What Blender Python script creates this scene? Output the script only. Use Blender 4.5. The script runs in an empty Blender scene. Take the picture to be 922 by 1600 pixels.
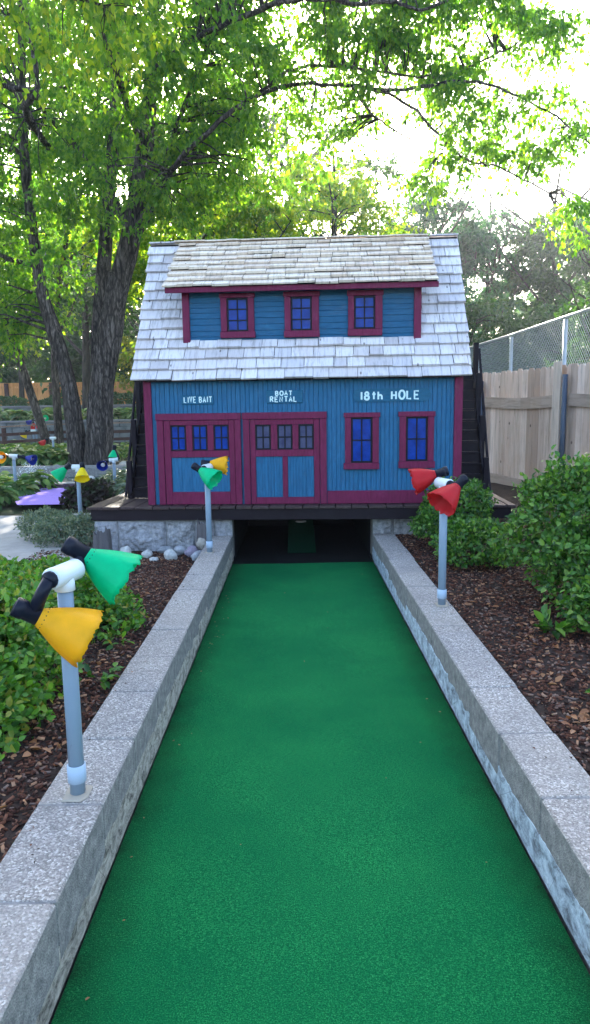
import bpy, math, random
import numpy as np
from mathutils import Vector, Matrix, noise as mnoise
random.seed(7); RNG = np.random.default_rng(11)
sc = bpy.context.scene; COL = sc.collection
R = math.radians
# ------------------------------------------------------------------ tagging
def tag(o, label=None, cat=None, group=None, kind=None):
    if label: o['label'] = label
    if cat: o['category'] = cat
    if group: o['group'] = group
    if kind: o['kind'] = kind
    return o
def empty(name, loc=(0, 0, 0), rz=0, label=None, cat=None, group=None):
    o = bpy.data.objects.new(name, None); COL.objects.link(o)
    o.location = loc; o.rotation_euler = (0, 0, rz); o.empty_display_size = .1
    return tag(o, label, cat, group)
# ------------------------------------------------------------------ materials
def mat(name, color=(.5, .5, .5), rough=.7, **k):
    m = bpy.data.materials.new(name); m.use_nodes = True
    b = m.node_tree.nodes['Principled BSDF']
    b.inputs['Base Color'].default_value = (*color, 1); b.inputs['Roughness'].default_value = rough; b.inputs['Specular IOR Level'].default_value = .16
    for a, v in k.items(): b.inputs[a].default_value = v
    return m
class NT:
    def __init__(s, m): s.m = m; s.t = m.node_tree; s.b = s.t.nodes['Principled BSDF']; s.out = s.t.nodes['Material Output']
    def n(s, typ, **k):
        x = s.t.nodes.new(typ)
        for a, v in k.items():
            if a in x.inputs.keys(): x.inputs[a].default_value = v
            else: setattr(x, a, v)
        return x
    def l(s, a, b): s.t.links.new(a, b)
    def coord(s, kind='Object', scale=(1, 1, 1)):
        c = s.n('ShaderNodeTexCoord'); mp = s.n('ShaderNodeMapping'); s.l(c.outputs[kind], mp.inputs['Vector'])
        mp.inputs['Scale'].default_value = scale; return mp.outputs[0]
    def geo(s, scale=(1, 1, 1)):
        c = s.n('ShaderNodeNewGeometry'); mp = s.n('ShaderNodeMapping'); s.l(c.outputs['Position'], mp.inputs['Vector'])
        mp.inputs['Scale'].default_value = scale; return mp.outputs[0]
    def noise(s, vec, scale, detail=4, rough=.6, dist=0):
        x = s.n('ShaderNodeTexNoise'); s.l(vec, x.inputs['Vector'])
        x.inputs['Scale'].default_value = scale; x.inputs['Detail'].default_value = detail
        x.inputs['Roughness'].default_value = rough; x.inputs['Distortion'].default_value = dist
        return x.outputs['Fac']
    def vor(s, vec, scale, feature='F1', out='Distance'):
        x = s.n('ShaderNodeTexVoronoi'); x.feature = feature; s.l(vec, x.inputs['Vector']); x.inputs['Scale'].default_value = scale
        return x.outputs[out]
    def ramp(s, fac, stops, interp='LINEAR'):
        x = s.n('ShaderNodeValToRGB'); x.color_ramp.interpolation = interp; e = x.color_ramp.elements
        while len(e) < len(stops): e.new(.5)
        for el, (p, c) in zip(e, stops):
            el.position = p; el.color = (*c, 1) if len(c) == 3 else c
        s.l(fac, x.inputs['Fac']); return x.outputs['Color']
    def mix(s, f, a, b, mode='MIX'):
        x = s.n('ShaderNodeMix'); x.data_type = 'RGBA'; x.blend_type = mode
        for v, i in ((f, 0), (a, 6), (b, 7)):
            if hasattr(v, 'links') or hasattr(v, 'is_linked'): s.l(v, x.inputs[i])
            elif i == 0: x.inputs[0].default_value = v
            else: x.inputs[i].default_value = (*v, 1)
        return x.outputs[2]
    def math(s, op, a, b=0.):
        x = s.n('ShaderNodeMath'); x.operation = op
        for v, i in ((a, 0), (b, 1)):
            if isinstance(v, (int, float)): x.inputs[i].default_value = v
            else: s.l(v, x.inputs[i])
        return x.outputs[0]
    def island(s): return s.n('ShaderNodeNewGeometry').outputs['Random Per Island']
    def bump(s, h, strength=.5, dist=.01, prev=None):
        x = s.n('ShaderNodeBump'); x.inputs['Strength'].default_value = strength; x.inputs['Distance'].default_value = dist
        s.l(h, x.inputs['Height'])
        if prev: s.l(prev, x.inputs['Normal'])
        s.l(x.outputs[0], s.b.inputs['Normal']); return x.outputs[0]
    def base(s, c): s.l(c, s.b.inputs['Base Color'])

def leaf_mat(name, cols, transl=.45, rough=.5, tcol=1.6):
    m = mat(name, cols[0], rough); t = NT(m)
    st = [(i / (len(cols) - 1), c) for i, c in enumerate(cols)]
    c = t.ramp(t.island(), st); t.base(c); t.b.inputs['Specular IOR Level'].default_value = .35
    tr = t.n('ShaderNodeBsdfTranslucent'); c2 = t.mix(1.0, c, (tcol * .95, tcol, tcol * .35), 'MULTIPLY'); t.l(c2, tr.inputs['Color'])
    mx = t.n('ShaderNodeMixShader'); mx.inputs[0].default_value = transl
    t.l(t.b.outputs[0], mx.inputs[1]); t.l(tr.outputs[0], mx.inputs[2]); t.l(mx.outputs[0], t.out.inputs['Surface'])
    return m

def painted(name, col, dark, grain=(30, 30, 3), worn=None):
    m = mat(name, col, .55); t = NT(m); v = t.coord('Object', grain)
    n1 = t.noise(v, 3, 6, .65); n2 = t.noise(t.coord('Object'), 5, 5, .6); isl = t.island()
    c = t.ramp(n1, [(.3, dark), (.6, col)])
    c = t.mix(t.math('MULTIPLY', isl, .35), c, tuple(x * .72 for x in col))
    if worn: c = t.mix(t.ramp(n2, [(.62, (0, 0, 0)), (.72, (.6, .6, .6))]), c, worn)
    t.base(c); t.bump(n1, .5, .004); return m

M = {}
M['blue'] = painted('blue_paint', (.025, .14, .275), (.013, .075, .17), (28, 28, 2.5), (.035, .15, .29))
M['blue_h'] = painted('blue_siding_paint', (.018, .115, .23), (.010, .065, .15), (2.5, 28, 28), (.035, .15, .27))
M['blue_sign'] = painted('blue_sign_paint', (.018, .12, .22), (.012, .085, .16), (5, 28, 28))
M['plum'] = painted('plum_paint', (.168, .017, .062), (.10, .010, .036), (20, 20, 3), (.21, .032, .09))
M['black'] = mat('black_sash_paint', (.006, .006, .011), .5)
M['pane'] = mat('blue_pane', (.004, .03, .3), .25); t = NT(M['pane'])
t.base(t.ramp(t.noise(t.coord('Object', (1, 1, 1)), 9, 3), [(.3, (.001, .022, .17)), (.7, (.002, .045, .31))]))
M['pane_grey'] = mat('grey_pane', (.05, .055, .12), .25); t = NT(M['pane_grey'])
t.base(t.ramp(t.noise(t.coord('Object'), 11, 3), [(.3, (.035, .04, .1)), (.7, (.075, .08, .15))]))
M['letter'] = mat('white_letter_paint', (.62, .8, .82), .5)
M['stairwood'] = painted('dark_stair_paint', (.014, .008, .013), (.008, .005, .009), (8, 8, 8), (.03, .02, .022))
def weathered(name, cols, grain, knots=True):
    m = mat(name, cols[0], .85); t = NT(m)
    st = [(i / (len(cols) - 1), c) for i, c in enumerate(cols)]
    c = t.ramp(t.island(), st); g = t.noise(t.coord('Object', grain), 1.0, 7, .7, .3)
    c = t.mix(t.ramp(g, [(.28, (.75, .75, .75)), (.52, (0, 0, 0))]), c, tuple(x * .45 for x in cols[0]))
    if knots:
        k = t.vor(t.coord('Object', tuple(max(3.5, x * .22) for x in grain)), 1.2)
        c = t.mix(t.ramp(k, [(.05, (.85, .85, .85)), (.11, (0, 0, 0))]), c, (.05, .03, .022))
    st2 = t.noise(t.coord('Object'), 2.6, 4)
    c = t.mix(t.ramp(st2, [(.5, (0, 0, 0)), (.8, (.5, .5, .5))]), c, tuple(x * f for x, f in zip(cols[-1], (.85, .72, .62))))
    t.base(c); t.bump(g, .6, .004); return m
M['shake'] = weathered('weathered_cedar', [(.50, .46, .47), (.66, .62, .63), (.57, .54, .57), (.74, .70, .70), (.67, .63, .66)], (38, 4.5, 4.5))
M['shake_warm_lit'] = weathered('weathered_cedar_warm_lit', [(.60, .49, .40), (.78, .66, .55), (.68, .57, .46), (.82, .73, .63)], (38, 4.5, 4.5))  # dormer copy of the cedar, warm light put into its colour
M['cedar'] = weathered('pale_fence_board', [(.52, .36, .27), (.70, .53, .43), (.40, .275, .205), (.78, .61, .51), (.60, .43, .335)], (22, 22, 1.8))
M['cedar_new'] = weathered('fresh_fence_board', [(.62, .49, .40), (.68, .55, .45)], (22, 22, 1.8))
M['cedar_rail'] = weathered('fence_rail_wood', [(.36, .26, .20), (.45, .34, .27)], (3, 3, 30), False)
M['orange_wood'] = weathered('orange_fence_board', [(.62, .27, .09), (.74, .35, .13), (.54, .23, .07)], (12, 12, 1.2), False)
M['brown_rail'] = painted('brown_rail_paint', (.07, .032, .028), (.04, .02, .018), (6, 6, 6), (.2, .13, .1))
M['deckboard'] = painted('dark_deck_stain', (.075, .048, .045), (.022, .016, .02), (18, 1.5, 18), (.12, .085, .075))
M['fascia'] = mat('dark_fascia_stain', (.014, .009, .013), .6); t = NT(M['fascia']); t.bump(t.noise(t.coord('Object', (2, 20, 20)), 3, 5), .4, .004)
M['drift'] = weathered('grey_driftwood', [(.08, .072, .075), (.13, .12, .125)], (30, 30, 3), False)
def concrete():
    m = mat('exposed_aggregate_block', (.4, .4, .4), .9); t = NT(m); g = t.geo()
    v = t.vor(g, 165, 'F1', 'Color'); d = t.vor(g, 165)
    sp = t.n('ShaderNodeSeparateColor'); t.l(v, sp.inputs[0])
    c = t.ramp(sp.outputs[0], [(.0, (.04, .038, .038)), (.25, (.13, .12, .115)), (.55, (.27, .25, .235)), (.8, (.48, .44, .405)), (1, (.85, .81, .76))])
    v2 = t.vor(g, 260, 'F1', 'Color'); sp2 = t.n('ShaderNodeSeparateColor'); t.l(v2, sp2.inputs[0])
    c = t.mix(.3, c, t.ramp(sp2.outputs[1], [(0, (.06, .06, .06)), (1, (.6, .56, .53))]))
    n = t.noise(g, 3.2, 5); c = t.mix(t.ramp(n, [(.38, (.4, .4, .4)), (.6, (0, 0, 0))]), c, (.12, .125, .14))
    c = t.mix(t.math('MULTIPLY', t.island(), .25), c, (.42, .40, .37))
    c = t.mix(t.ramp(t.noise(g, 1.7, 3), [(.40, (.1, .1, .1)), (.62, (.35, .35, .35))]), c, (.33, .285, .235))
    # cast sides are plain grey concrete, only the tops show the stones
    nz = t.n('ShaderNodeSeparateXYZ'); t.l(t.n('ShaderNodeNewGeometry').outputs['True Normal'], nz.inputs[0])
    side = t.ramp(t.noise(g, 26, 8, .75), [(.3, (.10, .10, .10)), (.5, (.2, .195, .185)), (.7, (.32, .31, .29))])
    f = t.ramp(nz.outputs[2], [(.45, (1, 1, 1)), (.8, (0, 0, 0))])
    c = t.mix(f, c, side)
    t.base(c); t.bump(d, .7, .004); return m
M['aggregate'] = concrete()
m = M['block'] = mat('grey_block', (.2, .2, .2), .92); t = NT(m); g = t.geo()
t.base(t.ramp(t.noise(g, 22, 8, .7), [(.3, (.10, .10, .105)), (.5, (.2, .195, .19)), (.75, (.3, .29, .28))])); t.bump(t.noise(g, 90, 6, .7), .7, .006)
m = M['skim'] = mat('cracked_mortar_skim', (.35, .33, .3), .9); t = NT(m); g = t.geo((1, .6, 1))
c = t.ramp(t.noise(g, 20, 10, .78, 1.2), [(.38, (.10, .095, .08)), (.47, (.32, .295, .25)), (.6, (.56, .52, .44))])
cr = t.vor(t.geo((1, .9, 1.6)), 3., 'DISTANCE_TO_EDGE'); c = t.mix(t.ramp(cr, [(.0, (.5, .5, .5)), (.008, (0, 0, 0))]), c, (.05, .045, .04))
t.base(c); t.bump(t.noise(g, 40, 8, .75), 1., .02)
m = M['skim_blue'] = mat('flaking_painted_skim', (.35, .4, .45), .85); t = NT(m); g = t.geo((1, .8, 1))
c = t.ramp(t.noise(g, 15, 10, .8, .5), [(.38, (.12, .135, .15)), (.47, (.28, .33, .37)), (.55, (.42, .50, .56)), (.66, (.60, .66, .68))])
cr = t.vor(t.geo((1, .9, 1.6)), 3., 'DISTANCE_TO_EDGE'); c = t.mix(t.ramp(cr, [(.0, (.5, .5, .5)), (.008, (0, 0, 0))]), c, (.06, .06, .07))
t.base(c); t.bump(t.noise(g, 30, 8, .75), .9, .012)
m = M['stone'] = mat('split_face_stone', (.3, .3, .3), .9); t = NT(m); g = t.geo()
c = t.ramp(t.noise(g, 25, 7, .7), [(.3, (.13, .135, .14)), (.55, (.32, .32, .33)), (.75, (.54, .53, .52))]); c = t.mix(t.math('MULTIPLY', t.island(), .3), c, (.3, .3, .36))
t.base(c); t.bump(t.noise(g, 60, 6, .7), .8, .01)
m = M['far_block'] = mat('grey_retaining_block', (.3, .32, .34), .9); t = NT(m)
br = t.n('ShaderNodeTexBrick'); t.l(t.coord('Object', (1, 1, 1)), br.inputs['Vector'])
t.base(t.ramp(t.noise(t.geo(), 3, 6), [(.3, (.09, .105, .12)), (.7, (.2, .215, .23))])); t.bump(t.noise(t.geo(), 12, 6), .8, .04)
m = M['turf'] = mat('green_putting_turf', (.0, .13, .06), .95); t = NT(m); g = t.geo()
n1 = t.noise(g, 230, 3, .9); n2 = t.noise(t.geo((1, 5, 1)), 60, 4, .7); n3 = t.noise(g, 1.3, 4, .6); n4 = t.noise(g, 7, 6, .7)
c = t.ramp(n1, [(.34, (.001, .024, .008)), (.48, (.006, .135, .036)), (.62, (.026, .32, .09)), (.74, (.2, .57, .24))])
c = t.mix(t.ramp(n2, [(.40, (.6, .6, .6)), (.56, (0, 0, 0))]), c, (.0, .075, .028))
c = t.mix(t.ramp(n3, [(.32, (.6, .6, .6)), (.62, (0, 0, 0))]), c, (.0, .085, .03))
c = t.mix(t.ramp(t.noise(t.geo((1, .45, 1)), 3.4, 6, .7), [(.64, (0, 0, 0)), (.78, (.35, .35, .35))]), c, (.008, .05, .02))
# trodden-in dirt along the two edges of the strip
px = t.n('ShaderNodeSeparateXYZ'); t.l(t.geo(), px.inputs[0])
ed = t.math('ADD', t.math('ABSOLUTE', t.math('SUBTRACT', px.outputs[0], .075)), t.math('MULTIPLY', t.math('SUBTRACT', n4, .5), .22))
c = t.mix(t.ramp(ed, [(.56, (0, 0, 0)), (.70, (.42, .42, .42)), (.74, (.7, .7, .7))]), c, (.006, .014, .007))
t.base(c); t.b.inputs['Specular IOR Level'].default_value = .06
t.bump(n1, .8, .004, t.bump(n2, .35, .003))
m = M['soil'] = mat('dark_soil', (.03, .02, .016), .95); t = NT(m)
t.base(t.ramp(t.noise(t.geo(), 30, 8, .7), [(.3, (.012, .008, .007)), (.7, (.05, .033, .026))])); t.bump(t.noise(t.geo(), 60, 6), .8, .01)
m = M['ground'] = mat('garden_ground', (.05, .06, .03), .95); t = NT(m)
c = t.ramp(t.noise(t.geo(), .6, 8, .7), [(.35, (.03, .022, .016)), (.52, (.05, .045, .025)), (.65, (.035, .075, .02))])
t.base(c); t.bump(t.noise(t.geo(), 14, 6), .8, .03)
m = M['mulch'] = mat('wood_chip_mulch', (.1, .06, .04), .85); t = NT(m)
t.base(t.ramp(t.island(), [(0, (.016, .008, .006)), (.3, (.05, .02, .014)), (.55, (.10, .038, .022)), (.75, (.15, .065, .04)), (.9, (.17, .125, .105)), (.97, (.34, .18, .10))]))
M['dry'] = leaf_mat('dry_leaf', [(.22, .075, .03), (.32, .15, .07), (.15, .06, .03)], .2)
m = M['path'] = mat('concrete_path', (.36, .34, .32), .9); t = NT(m)
t.base(t.ramp(t.noise(t.geo(), 5, 8, .7), [(.3, (.26, .25, .235)), (.7, (.38, .36, .34))])); t.bump(t.noise(t.geo(), 150, 4), .4, .003)
M['lilac'] = mat('lilac_turf', (.36, .22, .62), .95); t = NT(M['lilac']); t.base(t.ramp(t.noise(t.geo(), 40, 5, .7), [(.3, (.30, .19, .55)), (.7, (.42, .27, .68))]))
m = M['water'] = mat('pond_water', (.01, .06, .05), .06); t = NT(m); t.bump(t.noise(t.geo(), 14, 5, .6), .6, .05)
M['foam'] = mat('white_water_splash', (.75, .8, .82), .3)
M['pvc'] = mat('grey_white_pvc', (.46, .50, .56), .32); t = NT(M['pvc'])
t.base(t.mix(t.ramp(t.noise(t.coord('Object', (25, 25, 5)), 2.2, 5, .7), [(.64, (0, 0, 0)), (.72, (.6, .6, .6))]), (.22, .29, .37), (.10, .11, .13)))
M['pvc_white'] = mat('white_pvc_fitting', (.62, .68, .72), .3)
M['plastic'] = mat('black_lamp_plastic', (.010, .012, .022), .38)
M['glass'] = mat('lamp_glass', (.6, .6, .6), .15)
def shade_mat(name, col, tr=.45):
    m = mat(name, col, .42); t = NT(m)
    n = t.noise(t.coord('Object', (1, 1, 1)), 16, 4); c = t.ramp(n, [(.3, tuple(x * .86 for x in col)), (.7, col)]); t.base(c)
    b = t.n('ShaderNodeBsdfTranslucent'); t.l(c, b.inputs['Color'])
    mx = t.n('ShaderNodeMixShader'); mx.inputs[0].default_value = tr
    t.l(t.b.outputs[0], mx.inputs[1]); t.l(b.outputs[0], mx.inputs[2]); t.l(mx.outputs[0], t.out.inputs['Surface']); return m
M['s_orange'] = shade_mat('orange_shade_plastic', (1., .52, .02), .36)
M['s_green'] = shade_mat('green_shade_plastic', (.0, .66, .29), .4)
M['s_red'] = shade_mat('red_shade_plastic', (.66, .03, .038), .42)
M['s_yellow'] = shade_mat('yellow_shade_plastic', (.98, .8, .015), .36)
M['s_blue'] = shade_mat('blue_shade_plastic', (.012, .03, .30), .3)
M['galv'] = mat('galvanised_steel', (.42, .46, .5), .45, Metallic=.55)
M['steelpost'] = mat('grey_blue_steel_post', (.07, .09, .125), .5, Metallic=.3)
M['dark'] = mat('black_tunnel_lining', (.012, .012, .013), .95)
M['white_cup'] = mat('white_cup_plastic', (.7, .7, .68), .5)
m = M['bark'] = mat('furrowed_bark', (.12, .1, .085), .95); t = NT(m); v = t.coord('Object', (8, 8, 1.3))
h = t.noise(v, 2.6, 9, .72, .8); h2 = t.vor(t.coord('Object', (7, 7, 1.7)), 1.3, 'DISTANCE_TO_EDGE')
c = t.ramp(h, [(.38, (.012, .010, .010)), (.5, (.07, .058, .052)), (.62, (.2, .17, .155))])
c = t.mix(t.ramp(h2, [(.0, (.8, .8, .8)), (.11, (0, 0, 0))]), c, (.018, .014, .013))
t.base(c); t.bump(h, 1., .05, t.bump(h2, .8, .04))
M['bark_dark'] = mat('dark_bark', (.05, .042, .036), .95); t = NT(M['bark_dark']); v = t.coord('Object', (5, 5, 1)); h = t.noise(v, 3, 8, .7)
t.base(t.ramp(h, [(.35, (.018, .015, .014)), (.65, (.085, .07, .06))])); t.bump(h, 1., .04)
M['stem'] = mat('brown_stem', (.07, .045, .03), .8)
rockm = {}
for nme, col in (('grey', (.33, .34, .36)), ('pale', (.5, .5, .48)), ('tan', (.42, .38, .33)), ('purple', (.27, .23, .29))):
    m = rockm[nme] = mat(nme + '_stone', col, .8); t = NT(m)
    t.base(t.ramp(t.noise(t.coord('Object'), 18, 7, .7), [(.3, tuple(x * .55 for x in col)), (.7, tuple(min(.8, x * 1.2) for x in col))])); t.bump(t.noise(t.coord('Object'), 30, 6), .6, .01)
LF = {
 'elm': leaf_mat('tree_leaf_green', [(.035, .10, .014), (.06, .15, .018), (.10, .20, .018), (.16, .25, .022)], .58, tcol=2.6),
 'elm2': leaf_mat('tree_leaf_yellowgreen', [(.05, .12, .016), (.10, .19, .018), (.17, .24, .02), (.26, .28, .025)], .58, tcol=2.6),
 'far': leaf_mat('far_leaf_green', [(.018, .055, .018), (.035, .085, .022), (.05, .115, .025)], .4, tcol=1.6),
 'farblue': leaf_mat('dusky_leaf_green', [(.010, .055, .028), (.022, .095, .042), (.04, .14, .05)], .4, tcol=1.6),
 'gold': leaf_mat('yellow_green_leaf', [(.10, .16, .015), (.2, .24, .02), (.32, .28, .02)], .5, tcol=1.8),
 'bush': leaf_mat('shrub_leaf_green', [(.014, .055, .010), (.035, .11, .017), (.06, .17, .024), (.10, .23, .032), (.17, .28, .05)], .3, .38, 1.7),
 'bushlime': leaf_mat('shrub_leaf_lime', [(.03, .10, .016), (.05, .16, .022), (.08, .21, .026), (.11, .26, .03), (.15, .30, .03), (.30, .24, .06)], .35, .4, 1.5),
 'sage': leaf_mat('grey_green_leaf', [(.055, .095, .07), (.09, .14, .095), (.14, .18, .12), (.2, .21, .13)], .25),
 'hosta': leaf_mat('hosta_leaf', [(.03, .09, .025), (.06, .15, .04), (.11, .2, .05), (.25, .3, .12)], .3),
 'dkred': leaf_mat('dark_purple_leaf', [(.02, .018, .015), (.05, .03, .03), (.03, .06, .02)], .2),
 'yew': leaf_mat('clipped_yew_leaf', [(.015, .05, .015), (.03, .085, .02), (.045, .11, .025)], .2),
}
# ------------------------------------------------------------------ mesh builders
class MB:
    def __init__(s): s.v = []; s.f = []; s.mi = []; s.sm = []
    def add(s, vs, fs, mi=0, smooth=False):
        o = len(s.v); s.v += [tuple(p) for p in vs]; s.f += [tuple(i + o for i in f) for f in fs]
        s.mi += [mi] * len(fs); s.sm += [smooth] * len(fs)
    def box(s, a, b, mi=0, bev=0.):
        (x0, y0, z0), (x1, y1, z1) = a, b
        if x0 > x1: x0, x1 = x1, x0
        if y0 > y1: y0, y1 = y1, y0
        if z0 > z1: z0, z1 = z1, z0
        if bev <= 0:
            s.add([(x0, y0, z0), (x1, y0, z0), (x1, y1, z0), (x0, y1, z0), (x0, y0, z1), (x1, y0, z1), (x1, y1, z1), (x0, y1, z1)],
                  [(3, 2, 1, 0), (4, 5, 6, 7), (0, 1, 5, 4), (1, 2, 6, 5), (2, 3, 7, 6), (3, 0, 4, 7)], mi); return
        b_ = min(bev, (x1 - x0) * .45, (y1 - y0) * .45, (z1 - z0) * .45)
        V = []; idx = {}
        for X, sx in ((x0, 1), (x1, -1)):
            for Y, sy in ((y0, 1), (y1, -1)):
                for Z, sz in ((z0, 1), (z1, -1)):
                    for ax in range(3):
                        p = [X + sx * b_, Y + sy * b_, Z + sz * b_]; p[ax] = (X, Y, Z)[ax]
                        idx[(sx, sy, sz, ax)] = len(V); V.append(p)
        F = []
        for ax in range(3):
            o1, o2 = [k for k in range(3) if k != ax]
            for sg in (1, -1):
                q = []
                for a1, a2 in ((1, 1), (-1, 1), (-1, -1), (1, -1)):
                    k = [0, 0, 0]; k[ax] = sg; k[o1] = a1; k[o2] = a2; q.append(idx[(*k, ax)])
                F.append(q)
            for a1 in (1, -1):
                for a2 in (1, -1):
                    k1 = [0, 0, 0]; k2 = [0, 0, 0]; k1[ax] = 1; k2[ax] = -1
                    for k in (k1, k2): k[o1] = a1; k[o2] = a2
                    F.append([idx[(*k1, o1)], idx[(*k2, o1)], idx[(*k2, o2)], idx[(*k1, o2)]])
        for k in [(a, b2, c) for a in (1, -1) for b2 in (1, -1) for c in (1, -1)]:
            F.append([idx[(*k, 0)], idx[(*k, 1)], idx[(*k, 2)]])
        s.add(V, F, mi)
    def obox(s, c, size, mt, mi=0, bev=0.):
        t = MB(); t.box([-x / 2 for x in size], [x / 2 for x in size], 0, bev)
        s.add([Vector(c) + mt @ Vector(p) for p in t.v], t.f, mi)
    def beam(s, a, b, w, h, mi=0, bev=0.):
        a, b = Vector(a), Vector(b); d = b - a; L = d.length; y = d / L
        up = Vector((0, 0, 1)) if abs(y.z) < .95 else Vector((1, 0, 0))
        x = y.cross(up).normalized(); z = x.cross(y)
        s.obox((a + b) / 2, (w, L, h), Matrix((x, y, z)).transposed(), mi, bev)
    def tube(s, pts, rad, n=10, mi=0, caps=True, squash=None, wob=0, smooth=True):
        pts = [Vector(p) for p in pts]; k = len(pts)
        if isinstance(rad, (int, float)): rad = [rad] * k
        V = []; F = []; pv = None
        for i, p in enumerate(pts):
            d = (pts[min(i + 1, k - 1)] - pts[max(i - 1, 0)]).normalized()
            if pv is None:
                a = Vector((0, 0, 1)) if abs(d.z) < .9 else Vector((1, 0, 0)); x = d.cross(a).normalized()
            else: x = (pv - d * pv.dot(d)).normalized()
            pv = x; y = d.cross(x)
            for j in range(n):
                an = 2 * math.pi * j / n; r = rad[i]
                q = x * math.cos(an) + y * math.sin(an)
                if wob: r *= 1 + wob * (mnoise.noise(Vector((q.x * 2.2, q.y * 2.2, p.z * .9))) + .7 * mnoise.noise(Vector((q.x * 6, q.y * 6, p.z * 2.5 + 9))))
                w = q * r
                if squash: w.y *= squash
                V.append(p + w)
        for i in range(k - 1):
            for j in range(n):
                F.append((i * n + j, i * n + (j + 1) % n, (i + 1) * n + (j + 1) % n, (i + 1) * n + j))
        if caps: F.append(tuple(range(n))[::-1]); F.append(tuple((k - 1) * n + j for j in range(n)))
        s.add(V, F, mi, smooth)
    def build(s, name, mats, parent=None, smooth=None):
        me = bpy.data.meshes.new(name); me.from_pydata(s.v, [], s.f)
        for m in (mats if isinstance(mats, (list, tuple)) else [mats]): me.materials.append(m)
        me.polygons.foreach_set('material_index', s.mi)
        me.polygons.foreach_set('use_smooth', s.sm if smooth is None else [smooth] * len(s.f)); me.update()
        o = bpy.data.objects.new(name, me); COL.objects.link(o)
        if parent: o.parent = parent
        return o
def npmesh(name, V, F, mats, parent=None, smooth=False):
    """V (n,3), F (m,k) equal-sized faces"""
    me = bpy.data.meshes.new(name); k = F.shape[1]
    me.vertices.add(len(V)); me.vertices.foreach_set('co', np.ascontiguousarray(V, np.float32).ravel())
    me.loops.add(F.size); me.loops.foreach_set('vertex_index', np.ascontiguousarray(F, np.int32).ravel())
    me.polygons.add(len(F)); me.polygons.foreach_set('loop_start', np.arange(0, F.size, k, dtype=np.int32))
    me.polygons.foreach_set('loop_total', np.full(len(F), k, np.int32))
    if smooth: me.polygons.foreach_set('use_smooth', np.ones(len(F), bool))
    me.materials.append(mats); me.update(calc_edges=True)
    o = bpy.data.objects.new(name, me); COL.objects.link(o)
    if parent: o.parent = parent
    return o
def unit(a): return a / np.maximum(np.linalg.norm(a, axis=1, keepdims=True), 1e-9)
def leaves(name, P, D, N, L, W, m, parent=None, round_=False):
    n = len(P); D = unit(D); S = unit(np.cross(D, N)); N = np.cross(S, D); L = L[:, None]; W = W[:, None]
    if not round_:
        q = [P, P + D * L * .42 + S * W * .5 + N * W * .16, P + D * L, P + D * L * .42 - S * W * .5 + N * W * .16]
        V = np.stack(q, 1).reshape(-1, 3); b = np.arange(n)[:, None] * 4
        F = np.concatenate([b + [0, 1, 2], b + [0, 2, 3]], 0)
    else:
        c = N * W * .18; bend = -N * L * .12
        q = [P, P + D * L * .28 + S * W * .46 + c, P + D * L * .66 + S * W * .42 + c + bend * .4, P + D * L + bend,
             P + D * L * .66 - S * W * .42 + c + bend * .4, P + D * L * .28 - S * W * .46 + c]
        V = np.stack(q, 1).reshape(-1, 3); b = np.arange(n)[:, None] * 6
        F = np.concatenate([b + [0, 1, 2, 3], b + [0, 3, 4, 5]], 0)
    return npmesh(name, V, F, m, parent)
def rnd(n, s=1.): return RNG.normal(0, s, (n, 3))
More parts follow.
